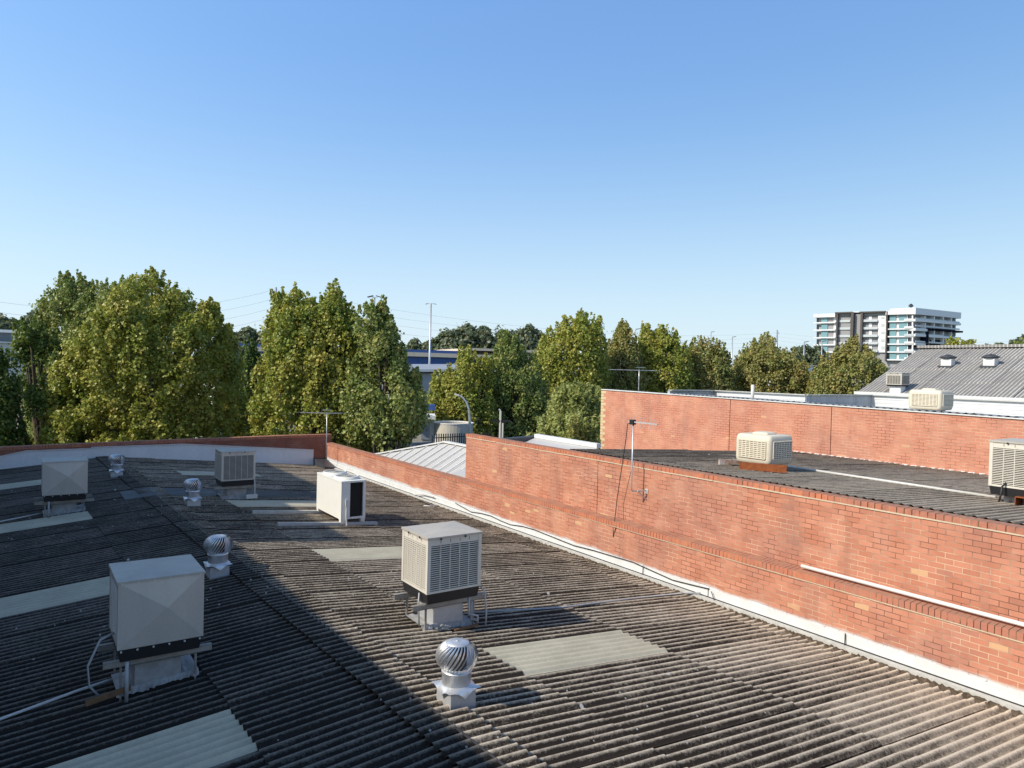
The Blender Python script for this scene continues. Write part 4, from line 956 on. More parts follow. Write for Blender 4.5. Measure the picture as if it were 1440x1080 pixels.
def puffs(o, D, sil, ybot, nleaf, size, mat, g, depth=.42, pw=(.24, .50), ph=(.7, 1.8), npf=None, shell=.72, aspect=1.15, droop=0.0, holes=0.0, taper=.10, shoots=1.0):
    """leafy upright tufts filling the volume under an uneven skyline; sil = (px, py) along the top"""
    sil = sorted(sil); X = np.array([q[0] for q in sil], float); Yt = np.array([q[1] for q in sil], float); x0, x1 = X[0], X[-1]; cx, hw = (x0+x1)/2, (x1-x0)/2
    m = D/1000.0; area = sum(max(0, ybot-np.interp(q, X, Yt)) for q in np.linspace(x0, x1, 40))*(x1-x0)/40*m*m
    N = npf or int(area*9.0); FWh = np.array([math.sin(YAW), math.cos(YAW), 0.0]); Cs, Ns, tips = [], [], []
    per = max(20, int(nleaf/N)); H_ = RNG.random((7, 3))*6.28
    for i in range(N):
        px = x0+(x1-x0)*RNG.random(); yt = np.interp(px, X, Yt); e = (px-cx)/hw; hd = depth*2*hw*m*math.sqrt(max(.06, 1-.9*e*e)); px0 = px
        u = RNG.random(); w_ = RNG.random()*2-1
        if u < shell*.62: w_ = (1 if w_ > 0 else -1)*(.82+.25*RNG.random())        # front and back faces
        v = RNG.random()
        if shell*.62 < u < shell: v = RNG.random()*.10; 
        w_ *= hd; py = yt+(ybot-yt)*v; px = cx+(px-cx)*(1-taper*max(0, v-.45)/.55)
        hgt = ph[0]+(ph[1]-ph[0])*RNG.random(); wd = pw[0]+(pw[1]-pw[0])*RNG.random()
        tipdrop = (w_/max(hd, .1))**2*1.6
        P_ = atD(px, py, D); P_ = P_+FWh*w_; P_[2] -= tipdrop*(1-v)
        q = (P_[0]*.9, P_[1]*.9, P_[2]*1.1)
        if holes and math.sin(q[0]*1.3+H_[0, 0])+math.sin(q[1]*1.1+H_[1, 0])+math.sin(q[2]*1.7+H_[2, 0]) > 1.7-holes*1.6: continue
        lean = np.array([e*.35, 0, 0]); lean = RT*e*.30+FWh*(w_/max(hd, .1))*.22
        t = RNG.beta(1.3, 1.15, per); ang = RNG.random(per)*6.28
        r = wd*np.sin(np.pi*np.clip(t, .02, .99)**.75)**.7*(.35+.80*RNG.random(per)**.7)*(1+.25*np.sin(3*ang+i))*np.where(RNG.random(per) < .12, 1.7, 1.0)
        ax = np.array([lean[0], lean[1], 1.0]); base = P_-ax*hgt*(1 if v < .25 else .6)
        pts = base+ax*(hgt*t)[:, None]+np.stack([np.cos(ang)*r, np.sin(ang)*r, RNG.normal(0, .06, per)-droop*r], 1)
        nn = np.stack([np.cos(ang), np.sin(ang), np.full(per, .55)], 1)+RT*e*.3+FWh*(w_/max(hd, .1))*.4
        Cs.append(pts-np.array([g[0], g[1], 0])); Ns.append(nn); tips.append((base[0]-g[0], base[1]-g[1], base[2]))
    sp = [(X[j], Yt[j], 5) for j in range(1, len(X)-1) if Yt[j] < Yt[j-1] and Yt[j] <= Yt[j+1]]+[(x0+(x1-x0)*RNG.random(), None, 1) for _ in range(int(34*shoots))]
    for px, py, rep_ in sp:
        for _ in range(rep_):
            q = px+RNG.normal(0, .10)/m; y_ = (py if py is not None else np.interp(q, X, Yt)-RNG.random()*.35/m); e = (q-cx)/hw
            P_ = atD(q, y_+abs(RNG.normal(0, .22))/m*(rep_ > 1), D)+FWh*RNG.normal(0, .5); hgt = .7+.9*RNG.random(); k_ = int(per*.42)
            t = RNG.random(k_)**.8; ang = RNG.random(k_)*6.28; r = (.05+.26*(1-t))*(.4+.6*RNG.random(k_)); ax = RT*(e*.25+RNG.normal(0, .12))+np.array([0, 0, 1.0])
            pts = P_-ax*hgt+ax*(hgt*t)[:, None]+np.stack([np.cos(ang)*r, np.sin(ang)*r, r*0], 1)
            Cs.append(pts-np.array([g[0], g[1], 0])); Ns.append(np.stack([np.cos(ang), np.sin(ang), np.full(k_, .5)], 1))
    c = np.concatenate(Cs); n = np.concatenate(Ns); n /= np.linalg.norm(n, axis=1)[:, None]
    leaves('crown', c, n, size, mat, o, aspect)
    return tips
def ptree(label, D, sil, mat, dens=1.0, size=.125, group='plane trees along the street', name='plane_tree', cat='tree', ybot=None, **kw):
    xs_ = [q[0] for q in sil]; cx = (min(xs_)+max(xs_))/2; g = atD(cx, 520, D); o = thing(name, label, cat, (g[0], g[1], 0), 0, group)
    yb = ybot or (660 if D < 50 else 620); ar = (max(xs_)-min(xs_))*(yb-min(q[1] for q in sil))*D*D/1e6
    nl = int(ar*920*dens*(.15/size)**2*(1 if D < 45 else .8))
    tips = puffs(o, D, sil, yb, nl, size, mat, g, **kw)
    top = float(atD(cx, min(q[1] for q in sil), D)[2]); r0 = .15+.012*top; tr = MB(); fk = top*.30
    tr.tube([(0, 0, -.1), (.06, .02, fk*.5), (0, .05, fk), (.05, 0, fk*1.5), (.1, -.05, top*.8)], [r0*1.25, r0*.95, r0*.8, r0*.55, r0*.12], 10)
    for k in range(0, min(len(tips), 46)):
        q = tips[(k*7919) % len(tips)]
        if q[2] < fk*1.15: continue
        s0 = fk*.7+(min(q[2], top*.8)-fk)*.25; mid = (q[0]*.45, q[1]*.45, s0+(q[2]-s0)*.45)
        tr.tube([(0, .03, s0), mid, (q[0]*.85, q[1]*.85, q[2]-.3), q], [r0*.34, r0*.24, r0*.13, r0*.05], 6)
    tr.build('trunk', m_bark, o, local=True, smooth=True); return o
ptree('tall pale green plane tree with twin tops at left', 44, [(58, 500), (66, 455), (82, 430), (85, 398), (95, 382), (110, 386), (125, 396), (136, 412), (150, 396), (165, 400), (176, 390), (190, 394), (205, 412), (222, 450)], m_leafB)
ptree('broad yellow green plane tree, largest crown at left', 38, [(86, 610), (95, 550), (112, 500), (130, 468), (150, 440), (165, 425), (180, 402), (200, 394), (213, 376), (226, 382), (240, 400), (256, 402), (270, 430), (288, 432), (300, 424), (310, 442), (320, 485), (328, 520), (336, 600)], m_leafA)
ptree('dark plane tree with low open branches at the left edge', 36, [(16, 468), (30, 455), (45, 452), (60, 466), (78, 480), (96, 505), (110, 540)], m_leafC, dens=.9, holes=.42)
ptree('sliver of a dark tree cut by the left photo edge', 34, [(-46, 530), (-25, 495), (-8, 490), (8, 508), (20, 545)], m_leafC, dens=.8, ybot=650)
ptree('dark green tree between the two large plane trees', 46, [(318, 560), (328, 535), (338, 505), (345, 484), (355, 482), (364, 500), (376, 512), (388, 535)], m_leafC, dens=1.15)
ptree('plane tree with a tall pointed top, centre left', 36, [(366, 600), (369, 500), (371, 470), (380, 458), (387, 425), (391, 408), (400, 432), (412, 412), (420, 406), (430, 422), (440, 414), (450, 426), (460, 424), (463, 402), (469, 399), (476, 404), (480, 424), (492, 424), (502, 442), (514, 468), (528, 500)], m_leafA)
ptree('green plane tree overlapping the right of the pointed one', 34, [(486, 560), (500, 490), (509, 455), (512.5, 430), (520, 424), (527, 442), (535, 424), (543, 428), (549, 444), (556, 465), (564, 485), (574, 508), (584, 518), (592, 530), (595, 545)], m_leafB, ybot=606, taper=.38)
ptree('green plane tree behind the curved street lamp', 48, [(603, 560), (606, 535), (615, 522), (630, 518), (640, 512), (648, 490), (657, 486), (668, 492), (674, 506), (686, 502), (694, 520)], m_leafA)
ptree('green plane tree with double top in mid distance', 50, [(680, 540), (690, 502), (697, 490), (701, 470), (710, 466), (719, 478), (726, 476), (734, 490), (744, 492), (754, 502), (762, 522), (774, 560)], m_leafB)
ptree('tall rounded plane tree behind the feathery bushes', 56, [(744, 550), (751, 510), (757, 485), (762, 470), (780, 460), (790, 448), (796, 442), (805, 452), (812, 440), (819, 436), (829, 444), (845, 448), (851, 468), (852, 500)], m_leafA, size=.15)
ptree('narrow autumn tinged plane tree beside the tall rounded one', 60, [(842, 530), (850, 492), (860, 476), (867, 460), (878, 452), (886, 466), (895, 480), (902, 500), (908, 530)], m_leafD, size=.15)
ptree('pale topped plane tree above the brick wall', 62, [(892, 530), (897, 490), (900, 462), (906, 455), (914, 460), (920, 470), (926, 458), (935, 456), (946, 464), (957, 476), (967, 488), (974, 520)], m_leafA, size=.15)
ptree('plane tree above the brick wall, right of the pale one', 64, [(958, 530), (966, 492), (975, 478), (986, 474), (1000, 478), (1011, 482), (1022, 488), (1028, 510), (1032, 545)], m_leafD, size=.15)
ptree('brownish green plane tree left of the tower view', 66, [(1026, 560), (1032, 512), (1041, 491), (1055, 482), (1066, 474), (1080, 471), (1092, 482), (1101, 491), (1115, 492), (1126, 501), (1138, 520), (1146, 545)], m_leafD, size=.155)
ptree('round autumn tinted tree in front of the apartment block', 60, [(1138, 560), (1143, 528), (1152, 506), (1166, 496), (1178, 490), (1190, 482), (1200, 473), (1209, 484), (1222, 491), (1233, 502), (1241, 522), (1246, 560)], m_leafD, size=.15)
ptree('small yellowish tree peeking over the grey hall ridge', 80, [(1324, 500), (1330, 483), (1340, 475), (1350, 482), (1361, 479), (1372, 484), (1381, 500)], m_leafA, size=.20, ybot=540)
ptree('tree top at the right edge over the grey hall ridge', 85, [(1420, 505), (1428, 484), (1440, 476), (1462, 468), (1475, 490)], m_leafB, size=.22, ybot=540)
# feathery bushes
ptree('feathery light green bush against the end of the pale brick wall', 34, [(768, 575), (777, 556), (788, 549), (802, 544), (820, 546), (836, 551), (848, 553)], m_leafW, dens=.75, size=.085, group='feathery light green bushes', name='feathery_bush', cat='bush', ybot=655, pw=(.22, .42), ph=(.5, 1.1), aspect=2.2, droop=.5)
ptree('feathery olive bush behind the white framed roof corner', 32, [(730, 635), (738, 612), (750, 597), (765, 588), (790, 583), (815, 590), (842, 604)], m_leafW, dens=.75, size=.085, group='feathery light green bushes', name='feathery_bush', cat='bush', ybot=660, pw=(.22, .42), ph=(.5, 1.1), aspect=2.2, droop=.5)
# distant gums
def gum(label, D, px, lobes_px, nleaf=5000, s=.7):
    return tree(label, D, px, lobes_px, nleaf, s, m_leafG, clump=1.3, group='distant gum trees', fill=.3, name='gum_tree')
gum('distant grey green gum tree, broadest, behind the blue warehouse', 190, 655, [(630, 466, 520, 22, 0, .6), (655, 458, 520, 26, 0, .6), (680, 460, 520, 22, 0, .6), (610, 480, 520, 16, 0, .7)], 9000)
gum('distant gum tree with gaps, right of the broad one', 200, 735, [(745, 457, 520, 20, 0, .6), (725, 466, 520, 18, 0, .6), (703, 463, 520, 14, 0, .6), (765, 470, 520, 12, 0, .7)], 5500)
gum('low distant gum tree over the left end of the blue roof', 210, 585, [(583, 478, 520, 12, 0, .6), (600, 484, 520, 14, 0, .7)], 2600)
gum('distant gum tree over the blue roof beside the power pole', 200, 352, [(350, 461, 520, 20, 0, .6), (330, 470, 520, 16, 0, .7), (372, 468, 520, 14, 0, .7), (318, 460, 500, 10, 0, .7)], 5500)
gum('distant round gum tree at the far left skyline', 150, 50, [(50, 441, 500, 15, 0, .6), (36, 452, 500, 12, 0, .7)], 3000)
gum('distant dark gum tree at the left photo edge', 140, 4, [(4, 449, 500, 14, 0, .6), (20, 455, 500, 10, 0, .7)], 2500)
gum('distant dark tree left of the apartment block', 180, 1135, [(1133, 486, 540, 12, 0, .6), (1150, 490, 540, 12, 0, .7), (1120, 492, 540, 12, 0, .7)], 3500)
gum('small distant tree over the right of the grey hall ridge', 210, 1405, [(1407, 484, 540, 7, 0, .7)], 1500)
gum('distant spreading tree near the right edge skyline', 190, 1428, [(1425, 481, 540, 10, 0, .6), (1438, 476, 540, 12, 0, .6)], 2500)
gum('tiny distant tree top beyond the grey hall vents', 260, 1385, [(1388, 486, 540, 6, 0, .7), (1402, 487, 540, 5, 0, .7)], 1200)
# far wood on the horizon: nobody could count it
pts = []; ang = np.linspace(R(-15), R(85), 900)
for a in ang:
    d = 420+RNG.normal(0, 14); hgt = 8.2+2.0*math.sin(a*37)+1.2*math.sin(a*91+1)
    for k in range(22): pts.append((d*math.sin(a)+RNG.normal(0, 1.6), d*math.cos(a)+RNG.normal(0, 1.6), RNG.random()*hgt))
pts = np.array(pts); fo = leaves('distant_wood', pts, np.tile([0, -.3, .6], (len(pts), 1)), 1.5, m_leafG, None); tag(fo, kind='stuff')
tag(fo, 'far off dark green wood along the horizon', 'wood')

# ------------------------------------------------------------------ background buildings
def plane_from(A, B):
    A = np.array(A[:2]); B = np.array(B[:2]); d = B-A; n = np.array([d[1], -d[0], 0.0]); n /= np.linalg.norm(n)
    if n[:2]@(-A) < 0: n = -n
    return n, float(n[:2]@A)
class Facade:
    def __init__(s, A, B): s.n, s.d = plane_from(A, B)
    def pt(s, x, y, off=0): return hit(x, y, s.n, s.d+off)
    def rect(s, mb, x0, y0, x1, y1, o0, o1):   # px rect lying on the plane, extruded from offset o0 to o1 (outward positive)
        a, b, c, e = s.pt(x0, y1), s.pt(x1, y1), s.pt(x1, y0), s.pt(x0, y0)
        zt_, zb__ = (c[2]+e[2])/2, (a[2]+b[2])/2
        q_ = [np.array([p[0], p[1], z]) for p, z in ((a, zb__), (b, zb__), (b, zt_), (a, zt_))]
        return mb.add([p+s.n*o0 for p in q_]+[p+s.n*o1 for p in q_], [(0, 1, 2, 3), (7, 6, 5, 4), (0, 4, 5, 1), (1, 5, 6, 2), (2, 6, 7, 3), (3, 7, 4, 0)])
# blue and cream warehouse
m_blue = plain('blue_metal_cladding', (0.035, 0.085, 0.26), 0.5); m_cream = plain('cream_metal_band', (0.66, 0.56, 0.44), 0.6)
m_greymetal = dirty('grey_metal_roof', (0.34, 0.36, 0.40), 0.5, 0.2, 0.3, .3)
bw = thing('blue_warehouse', 'long low blue warehouse with a cream stripe behind the plane trees', 'building', tuple(atD(530, 520, 125)*np.array([1, 1, 0])))
fa = Facade(atD(300, 500, 118), atD(745, 500, 140))
mb = MB(); fa.rect(mb, 290, 499, 770, 560, -20, 0); mb.build('wall', m_greymetal, bw)
mb = MB(); fa.rect(mb, 290, 500, 770, 511, .0, .12); mb.build('blue_stripe', m_blue, bw)
mb = MB(); fa.rect(mb, 290, 494.5, 770, 500.2, -.3, .8); mb.build('cream_stripe', m_cream, bw)
mb = MB(); fa.rect(mb, 288, 488.0, 660, 494.7, -22, .3); mb.build('roof', m_blue, bw)
mb = MB(); fa.rect(mb, 660, 491.5, 775, 494.7, -22, .3); mb.build('roof', m_cream, bw)
# grey sheds in front of it
sd = thing('grey_shed', 'grey metal shed roofs seen between the trees under the blue warehouse', 'building', tuple(atD(610, 540, 85)*np.array([1, 1, 0])))
fs_ = Facade(atD(560, 520, 84), atD(720, 520, 90)); mb = MB(); fs_.rect(mb, 560, 521, 760, 600, -10, 0); mb.build('wall', m_greymetal, sd)
mb = MB(); a, b = fs_.pt(556, 521, .4), fs_.pt(764, 521, .4); c = fs_.pt(764, 512, -9); d = fs_.pt(556, 512, -9); mb.add([a, b, c, d], [(0, 1, 2, 3)]); mb.add([p-np.array([0, 0, .3]) for p in (a, b, c, d)], [(0, 1, 2, 3)]); mb.build('roof_sheet', m_greymetal, sd, split=True)
MB().beam(fs_.pt(556, 521, .5), fs_.pt(764, 521, .5), .3, .3).build('gutter', m_white, sd)
sd2 = thing('white_shed', 'white metal shed glimpsed between the trees left of centre', 'building', tuple(atD(350, 540, 70)*np.array([1, 1, 0])))
f2_ = Facade(atD(320, 520, 70), atD(400, 520, 74)); mb = MB(); f2_.rect(mb, 300, 516, 400, 620, -8, 0); mb.build('wall', m_whitecap, sd2)
mb = MB(); f2_.rect(mb, 298, 511, 402, 517, -8.5, .3); mb.build('roof', m_greymetal, sd2)
# left office with brick base
lf = thing('white_office', 'white clad office with brick base and dark windows at the left edge', 'building', tuple(atD(20, 540, 62)*np.array([1, 1, 0])))
fl_ = Facade(atD(-60, 540, 62), atD(90, 540, 66))
mb = MB(); fl_.rect(mb, -120, 481, 95, 545, -12, 0); mb.build('upper_wall', m_board, lf)
mb = MB(); fl_.rect(mb, -120, 560, 95, 640, -12, .05); mb.build('brick_base', m_brickX, lf)
mb = MB(); fl_.rect(mb, -120, 545, 95, 560, -12, -.15); mb.build('window_band', plain('dark_glass', (0.02, 0.025, 0.03), 0.1, 0, .6), lf)
mb = MB()
for xx in range(-120, 95, 16): fl_.rect(mb, xx, 545, xx+1.2, 560, -.15, .02)
mb.build('window_mullion', m_board, lf, split=True)
mb = MB(); fl_.rect(mb, -120, 464, 14, 481, -10, -3); mb.build('top_storey', plain('blue_grey_glass', (0.10, 0.13, 0.16), 0.15, 0, .6), lf)
mb = MB(); fl_.rect(mb, -120, 460, 17, 464, -10.5, -2.4); fl_.rect(mb, -120, 480, 97, 482, -12, .3); mb.build('eave', m_white, lf, split=True)
pl = atD(27, 600, 50); po = thing('power_pole', 'grey concrete power pole with steel arms at the left edge', 'pole', (pl[0], pl[1], 0))
zt_ = float(atD(27, 537, 50)[2]); MB().tube([(0, 0, 0), (0, 0, zt_)], [.20, .15], 10).build('shaft', m_conc, po, local=True, smooth=True)
ar = MB(); d_ = np.array([-RT[0], -RT[1]]); zz_ = zt_-.8
ar.beam((0, 0, zz_), (d_[0]*1.8, d_[1]*1.8, zz_-.02), .09, .09); ar.beam((0, 0, zz_+.6), (d_[0]*1.8, d_[1]*1.8, zz_-.9), .05, .05); ar.build('crossarm', m_alum, po, local=True)

# white hip-roofed shed beyond the parapet
hr = thing('white_roofed_shed', 'shed with pale ribbed metal hip roof beyond the brick parapet', 'building', (17, 26, 0))
m_pale = dirty('pale_ribbed_metal', (0.52, 0.51, 0.49), 0.5, 0.1, 0.2, .8, .3)
def mquad(mb, pts, th=.06): mb.poly([tuple(p) for p in pts], (0, 0, -th))
pk = atD(626, 622.5, 27.5); lf_ = atX(556, 646, 11.6); 
zp = float(pk[2]); ze = 6.05
EL = atZ(500, 668, ze); ER = atZ(720, 700, ze)
P0 = pk; P1 = pk+np.array([3.0, -7.5, 0.0]); P1[2] = zp
e1 = np.array([11.5, float(pk[1])+4.6, ze]); e2 = np.array([11.5, 8.5, ze]); e3 = np.array([float(pk[0])+5.0, float(pk[1])+4.6, ze]); e4 = np.array([float(P1[0])+5, 14.2, ze])
ridgeS = np.array([float(pk[0])+.2, 14.2, zp])
mb = MB(); mquad(mb, [e1, np.array([11.5, 14.2, ze]), ridgeS, pk]); mquad(mb, [e1, pk, e3]); mquad(mb, [pk, ridgeS, np.array([e3[0], 14.2, ze]), e3]); hr_roof = mb.build('roof_slope', m_pale, hr, split=True)
rb = MB(); nrb = 26
for k in range(nrb+1):
    t_ = k/nrb; a = np.array([11.5, e1[1]+(14.2-e1[1])*t_, ze+.02]); b = pk+(ridgeS-pk)*t_; 
    y_ = a[1]; # ribs run straight down the slope
    if y_ > pk[1]:
        s_t = (e1[1]-y_)/(e1[1]-pk[1]); b = e1+(pk-e1)*s_t
    else: b = np.array([pk[0], y_, zp])
    b = b+np.array([0, 0, .02]); rb.beam(a, b, .03, .035)
rb.build('roof_rib', m_whitecap, hr_roof, split=True)
hc = MB(); hc.beam(e1+[0, 0, .04], pk+np.array([0, 0, .04]), .22, .05); hc.beam(pk+np.array([0, 0, .04]), ridgeS+[0, 0, .04], .22, .05); hc.beam(pk+np.array([0, 0, .04]), e3+[0, 0, .04], .22, .05); hc.build('ridge_cap', m_white, hr_roof)
MB().box(11.6, float(e3[0])-.2, 14.3, float(e1[1])-.2, 0, ze-.05).build('wall', m_whitecap, hr)
# low roof pieces over the tall wall, right of its end
lr = thing('lean_to_roof', 'pale ribbed lean to roof with dark vent, between the tall wall and pale brick wall', 'building', (18, 20, 0))
A_ = [atZ(*q, 7.55) for q in ((756, 615.5), (840, 629))]; 
zA = 7.55
mb = MB(); a = atZ(754, 615, zA); b = atZ(842, 629.5, zA); mquad(mb, [a, b, np.array([11.62, b[1]-1.0, 7.55-1.1*(b[0]-11.6)/4.8]), np.array([11.62, a[1]-1.0, 7.55-1.1*(a[0]-11.6)/4.8])], .1); mb.build('roof', m_pale, lr)
mb = MB(); mb.beam(a+[0, 0, .06], b+[0, 0, .06], .18, .14); mb.build('roof_edge', m_white, lr)
a2 = atZ(706, 620, 7.5); b2 = atZ(756, 615.5, 7.5); mb = MB(); mb.beam(a2, b2, .3, .16); mb.beam(a2-[0, 0, .25], b2-[0, 0, .25], .2, .22); mb.build('dark_edge', m_flatblue, lr, split=True)
MB().box(11.8, float(min(a[0], b[0]))-.1, float(min(a[1], b[1]))-.2, float(max(a[1], b[1]))-1.3, 0, 6.4).build('wall', m_whitecap, lr)

# concrete house, tank, fences
HD = 43
ch = thing('concrete_hut', 'small grey concrete building with flat roof and shuttered door', 'building', tuple(atD(605, 600, 50)*np.array([1, 1, 0])))
fc = Facade(atD(575, 600, 43), atD(609, 600, 43.2)); mb = MB(); fc.rect(mb, 572, 590, 609, 660, -2, 0); mb.build('wall', m_pconc, ch)
mb = MB(); fc.rect(mb, 570, 583.5, 612, 589, -2.5, .5); mb.build('roof_slab', m_whitecap, ch)
mb = MB(); fc.rect(mb, 592, 594, 604, 618, .0, .05); mb.build('shutter_door', m_greymetal, ch)
mb = MB(); fc.rect(mb, 590, 571.5, 613, 579, -3, -1.5); mb.build('blue_fascia', m_blue, ch)
tk = thing('concrete_tank', 'round open topped concrete tank behind the palisade fence', 'tank', tuple(atD(636, 610, 44)*np.array([1, 1, 0])))
tz = float(atD(636, 595, 44)[2]); MB().lathe([(1.28, 0), (1.28, tz), (1.14, tz), (1.14, tz-1.0), (.05, tz-1.0)], 40).build('shell', m_pconc, tk, local=True, smooth=False)
MB().lathe([(1.30, tz), (1.30, tz+.06), (1.12, tz+.06), (1.12, tz)], 40, cap=False).build('rim', m_whitecap, tk, local=True)
pf = thing('palisade_fence', 'dark steel palisade fence in front of the round tank', 'fence', tuple(atD(640, 620, 40)*np.array([1, 1, 0])))
ff = Facade(atD(608, 620, 39), atD(665, 620, 41)); mb = MB(); n_ = 26
for k in range(n_): xx = 610+(690-610)*k/(n_-1); ff.rect(mb, xx-.5, 610-.05*k, xx+.6, 640, 0, .03)
mb.build('pales', plain('dark_fence_paint', (0.03, 0.03, 0.035), .5), pf)
mb = MB(); ff.rect(mb, 609, 613, 692, 614.2, -.04, 0); ff.rect(mb, 609, 634, 692, 635.4, -.04, 0); mb.build('rail', m_black, pf)
mb = MB(); ff.rect(mb, 607.6, 612, 609.6, 642, -.08, .06); mb.build('post', m_greymetal, pf)
sfn = thing('sheet_fence', 'pale ribbed metal fence carrying the blue sign', 'fence', tuple(atD(585, 640, 40)*np.array([1, 1, 0])))
fg = Facade(atD(540, 640, 38), atD(606, 640, 40)); mb = MB()
for k in range(34):
    xx = 540+2*k; fg.rect(mb, xx, 624-(k*.08), xx+1.0, 690, -.05, .05); fg.rect(mb, xx+1.0, 624-(k*.08), xx+2, 690, -.05, .0)
mb.build('panel', m_whitecap, sfn)
mb = MB(); fg.rect(mb, 540, 623.2, 608, 624.4, -.06, .09); mb.build('top_rail', m_greymetal, sfn)
sg = thing('number_sign', 'dark blue sign with a white number six on the metal fence', 'sign', tuple(fg.pt(587, 630, .15)))
mb = MB(); fg.rect(mb, 583.2, 625, 590.6, 634.5, .10, .14); mb.build('sign_board', plain('navy_sign', (0.012, 0.012, 0.10), .4), sg)
def text(body, o, pos, size, nrm, mat, name):
    cu = bpy.data.curves.new(name, 'FONT'); cu.body = body; cu.size = size; cu.align_x = 'CENTER'; cu.align_y = 'CENTER'; cu.extrude = .004; cu.offset = .004
    tmp = bpy.data.objects.new('lettering', cu); C.objects.link(tmp); bpy.context.view_layer.update(); me = bpy.data.meshes.new_from_object(tmp.evaluated_get(bpy.context.evaluated_depsgraph_get()))
    bpy.data.objects.remove(tmp); me.materials.clear(); me.materials.append(mat); t_ = bpy.data.objects.new(name, me); C.objects.link(t_); t_.parent = o
    t_.location = [float(v) for v in (np.array(pos)-wloc(o))]; q_ = Vector((float(nrm[0]), float(nrm[1]), 0)); t_.rotation_euler = (math.pi/2, 0, math.atan2(q_.y, q_.x)+math.pi/2); return t_
m_sw = plain('white_lettering', (.8, .8, .8), .5)
text('6', sg, fg.pt(587, 630.8, .16), .34, fg.n, m_sw, 'sign_number')
text('GATE', sg, fg.pt(587, 626.8, .16), .075, fg.n, m_sw, 'sign_word')
# street lamp with a bent neck
b = atD(661, 640, 38); sl_o = thing('street_lamp', 'grey street lamp with curved neck behind the tall wall end', 'street lamp', (b[0], b[1], 0))
pts = [atD(*q, 38) for q in ((661.5, 700), (661, 612), (660.5, 590), (659, 575), (655.5, 565), (650, 558.5), (645, 556))]
pts = [(float(p[0]-b[0]), float(p[1]-b[1]), float(p[2])) for p in pts]; pts[0] = (pts[1][0], pts[1][1], 0)
MB().tube(pts, [.09, .075, .07, .06, .055, .05, .045], 10).build('pole', m_alum, sl_o, local=True, smooth=True)
l0_, l1_ = pts[-1], pts[-2]; d = np.array(l0_)-np.array(l1_); d /= np.linalg.norm(d); e = np.array(l0_)+d*.25; e[2] -= .04
MB().beam(np.array(l0_)-d*.05, e, .16, .09).build('lamp_head', m_pvc, sl_o, local=True, bevel=.02)
# timber pole with crossarm
b = atD(703, 620, 42); up_ = thing('power_pole', 'double timber power pole with dark crossarm before the trees', 'pole', (b[0], b[1], 0))
zt_ = float(atD(703.5, 578, 42)[2]); MB().tube([(0, 0, 0), (0, 0, zt_)], .07, 8).tube([(RT[0]*.15, RT[1]*.15, 0), (RT[0]*.15, RT[1]*.15, zt_-.7)], .06, 8).build('shaft', m_conc, up_, local=True, smooth=True)
zc_ = float(atD(703, 592, 42)[2]); MB().beam((-RT[0]*.55, -RT[1]*.55, zc_), (RT[0]*.6, RT[1]*.6, zc_), .12, .12).build('crossarm', m_black, up_, local=True)
MB().tube([(0, 0, zt_-.1), (RT[0]*-.03, RT[1]*-.03, zt_+.05), (RT[0]*-.12, RT[1]*-.12, zt_+.1)], .05, 8).build('insulator', m_pvc, up_, local=True)

# tall light masts and power poles on the skyline
def mast(label, D, px, top, r=.14, head='flood', name='light_mast', cat='light mast'):
    b = atD(px, top, D); o = thing(name, label, cat, (b[0], b[1], 0), 0, 'tall poles on the skyline' if name == 'light_mast' else None); H_ = float(b[2])
    MB().tube([(0, 0, 0), (0, 0, H_)], [r*1.3, r*.8], 8).build('pole', m_alum, o, local=True, smooth=True)
    rt = np.array([RT[0], RT[1]])
    if head == 'T':
        hd = MB(); hd.beam((*(-rt*.75), H_), (*(rt*.75), H_), .12, .08)
        hd.build('head_frame', m_alum, o, local=True)
        for s in (-1, 1): MB().beam((*(rt*s*.5), H_+.02), (*(rt*s*.85), H_-.12), .25, .10).build('floodlight', m_greymetal, o, local=True)
    elif head == 'flood':
        for s in (-1, 1):
            MB().beam((*(rt*s*.25), H_+.35), (*(rt*s*1.15), H_+.1), .7, .12).build('floodlight', m_flatblue, o, local=True)
        MB().beam((*(-rt*.4), H_+.1), (*(rt*.4), H_+.1), .1, .1).build('head_frame', m_alum, o, local=True)
    elif head == 'one':
        MB().beam((0, 0, H_), (*(rt*.9), H_+.15), .25, .14).build('floodlight', m_flatblue, o, local=True)
    elif head == 'power':
        hd = MB()
        for i in range(4): hd.beam((0, 0, H_-1.2-i*2.4), (*(rt*(-.9 if i else .6)), H_-1.0-i*2.4), .10, .12)
        hd.build('crossarm', m_alum, o, local=True, split=True)
        ins = MB()
        for i in range(4): q_ = rt*(-.9 if i else .6); ins.tube([(*q_, H_-1.2-i*2.4), (*q_, H_-.75-i*2.4)], .07, 6)
        ins.build('insulator', m_greymetal, o, local=True, split=True)
    return o, b
mast('tall thin mast with twin lamp head over the blue warehouse', 112, 606, 427, .16, 'T')
mast('mast with two angled floodlights behind the centre left trees', 115, 527, 419, .13, 'flood')
mast('slim lamp mast over the trees, left of two close masts', 200, 1000, 467, .14, 'one')
mast('slim lamp mast standing in the gap between two plane trees', 180, 1030, 474, .16, 'one')
mast('slim lamp mast left of the apartment block', 150, 1131, 481, .15, 'one')
mast('slim lamp mast against the autumn tree, beside the apartment block', 150, 1156, 480, .14, 'one')
mast('thin pole sticking up over the narrow autumn tinged tree', 150, 894, 463, .12, 'one')
mast('thin pole beyond the grey hall ridge', 160, 1364, 478, .12, 'one')
p1, t1 = mast('power pole with side insulators rising behind the centre left tree', 150, 388, 404, .28, 'power', 'power_pole', 'pole')
p2, t2 = mast('distant power pole over the brownish green tree', 230, 1093, 464, .32, 'power', 'power_pole', 'pole')
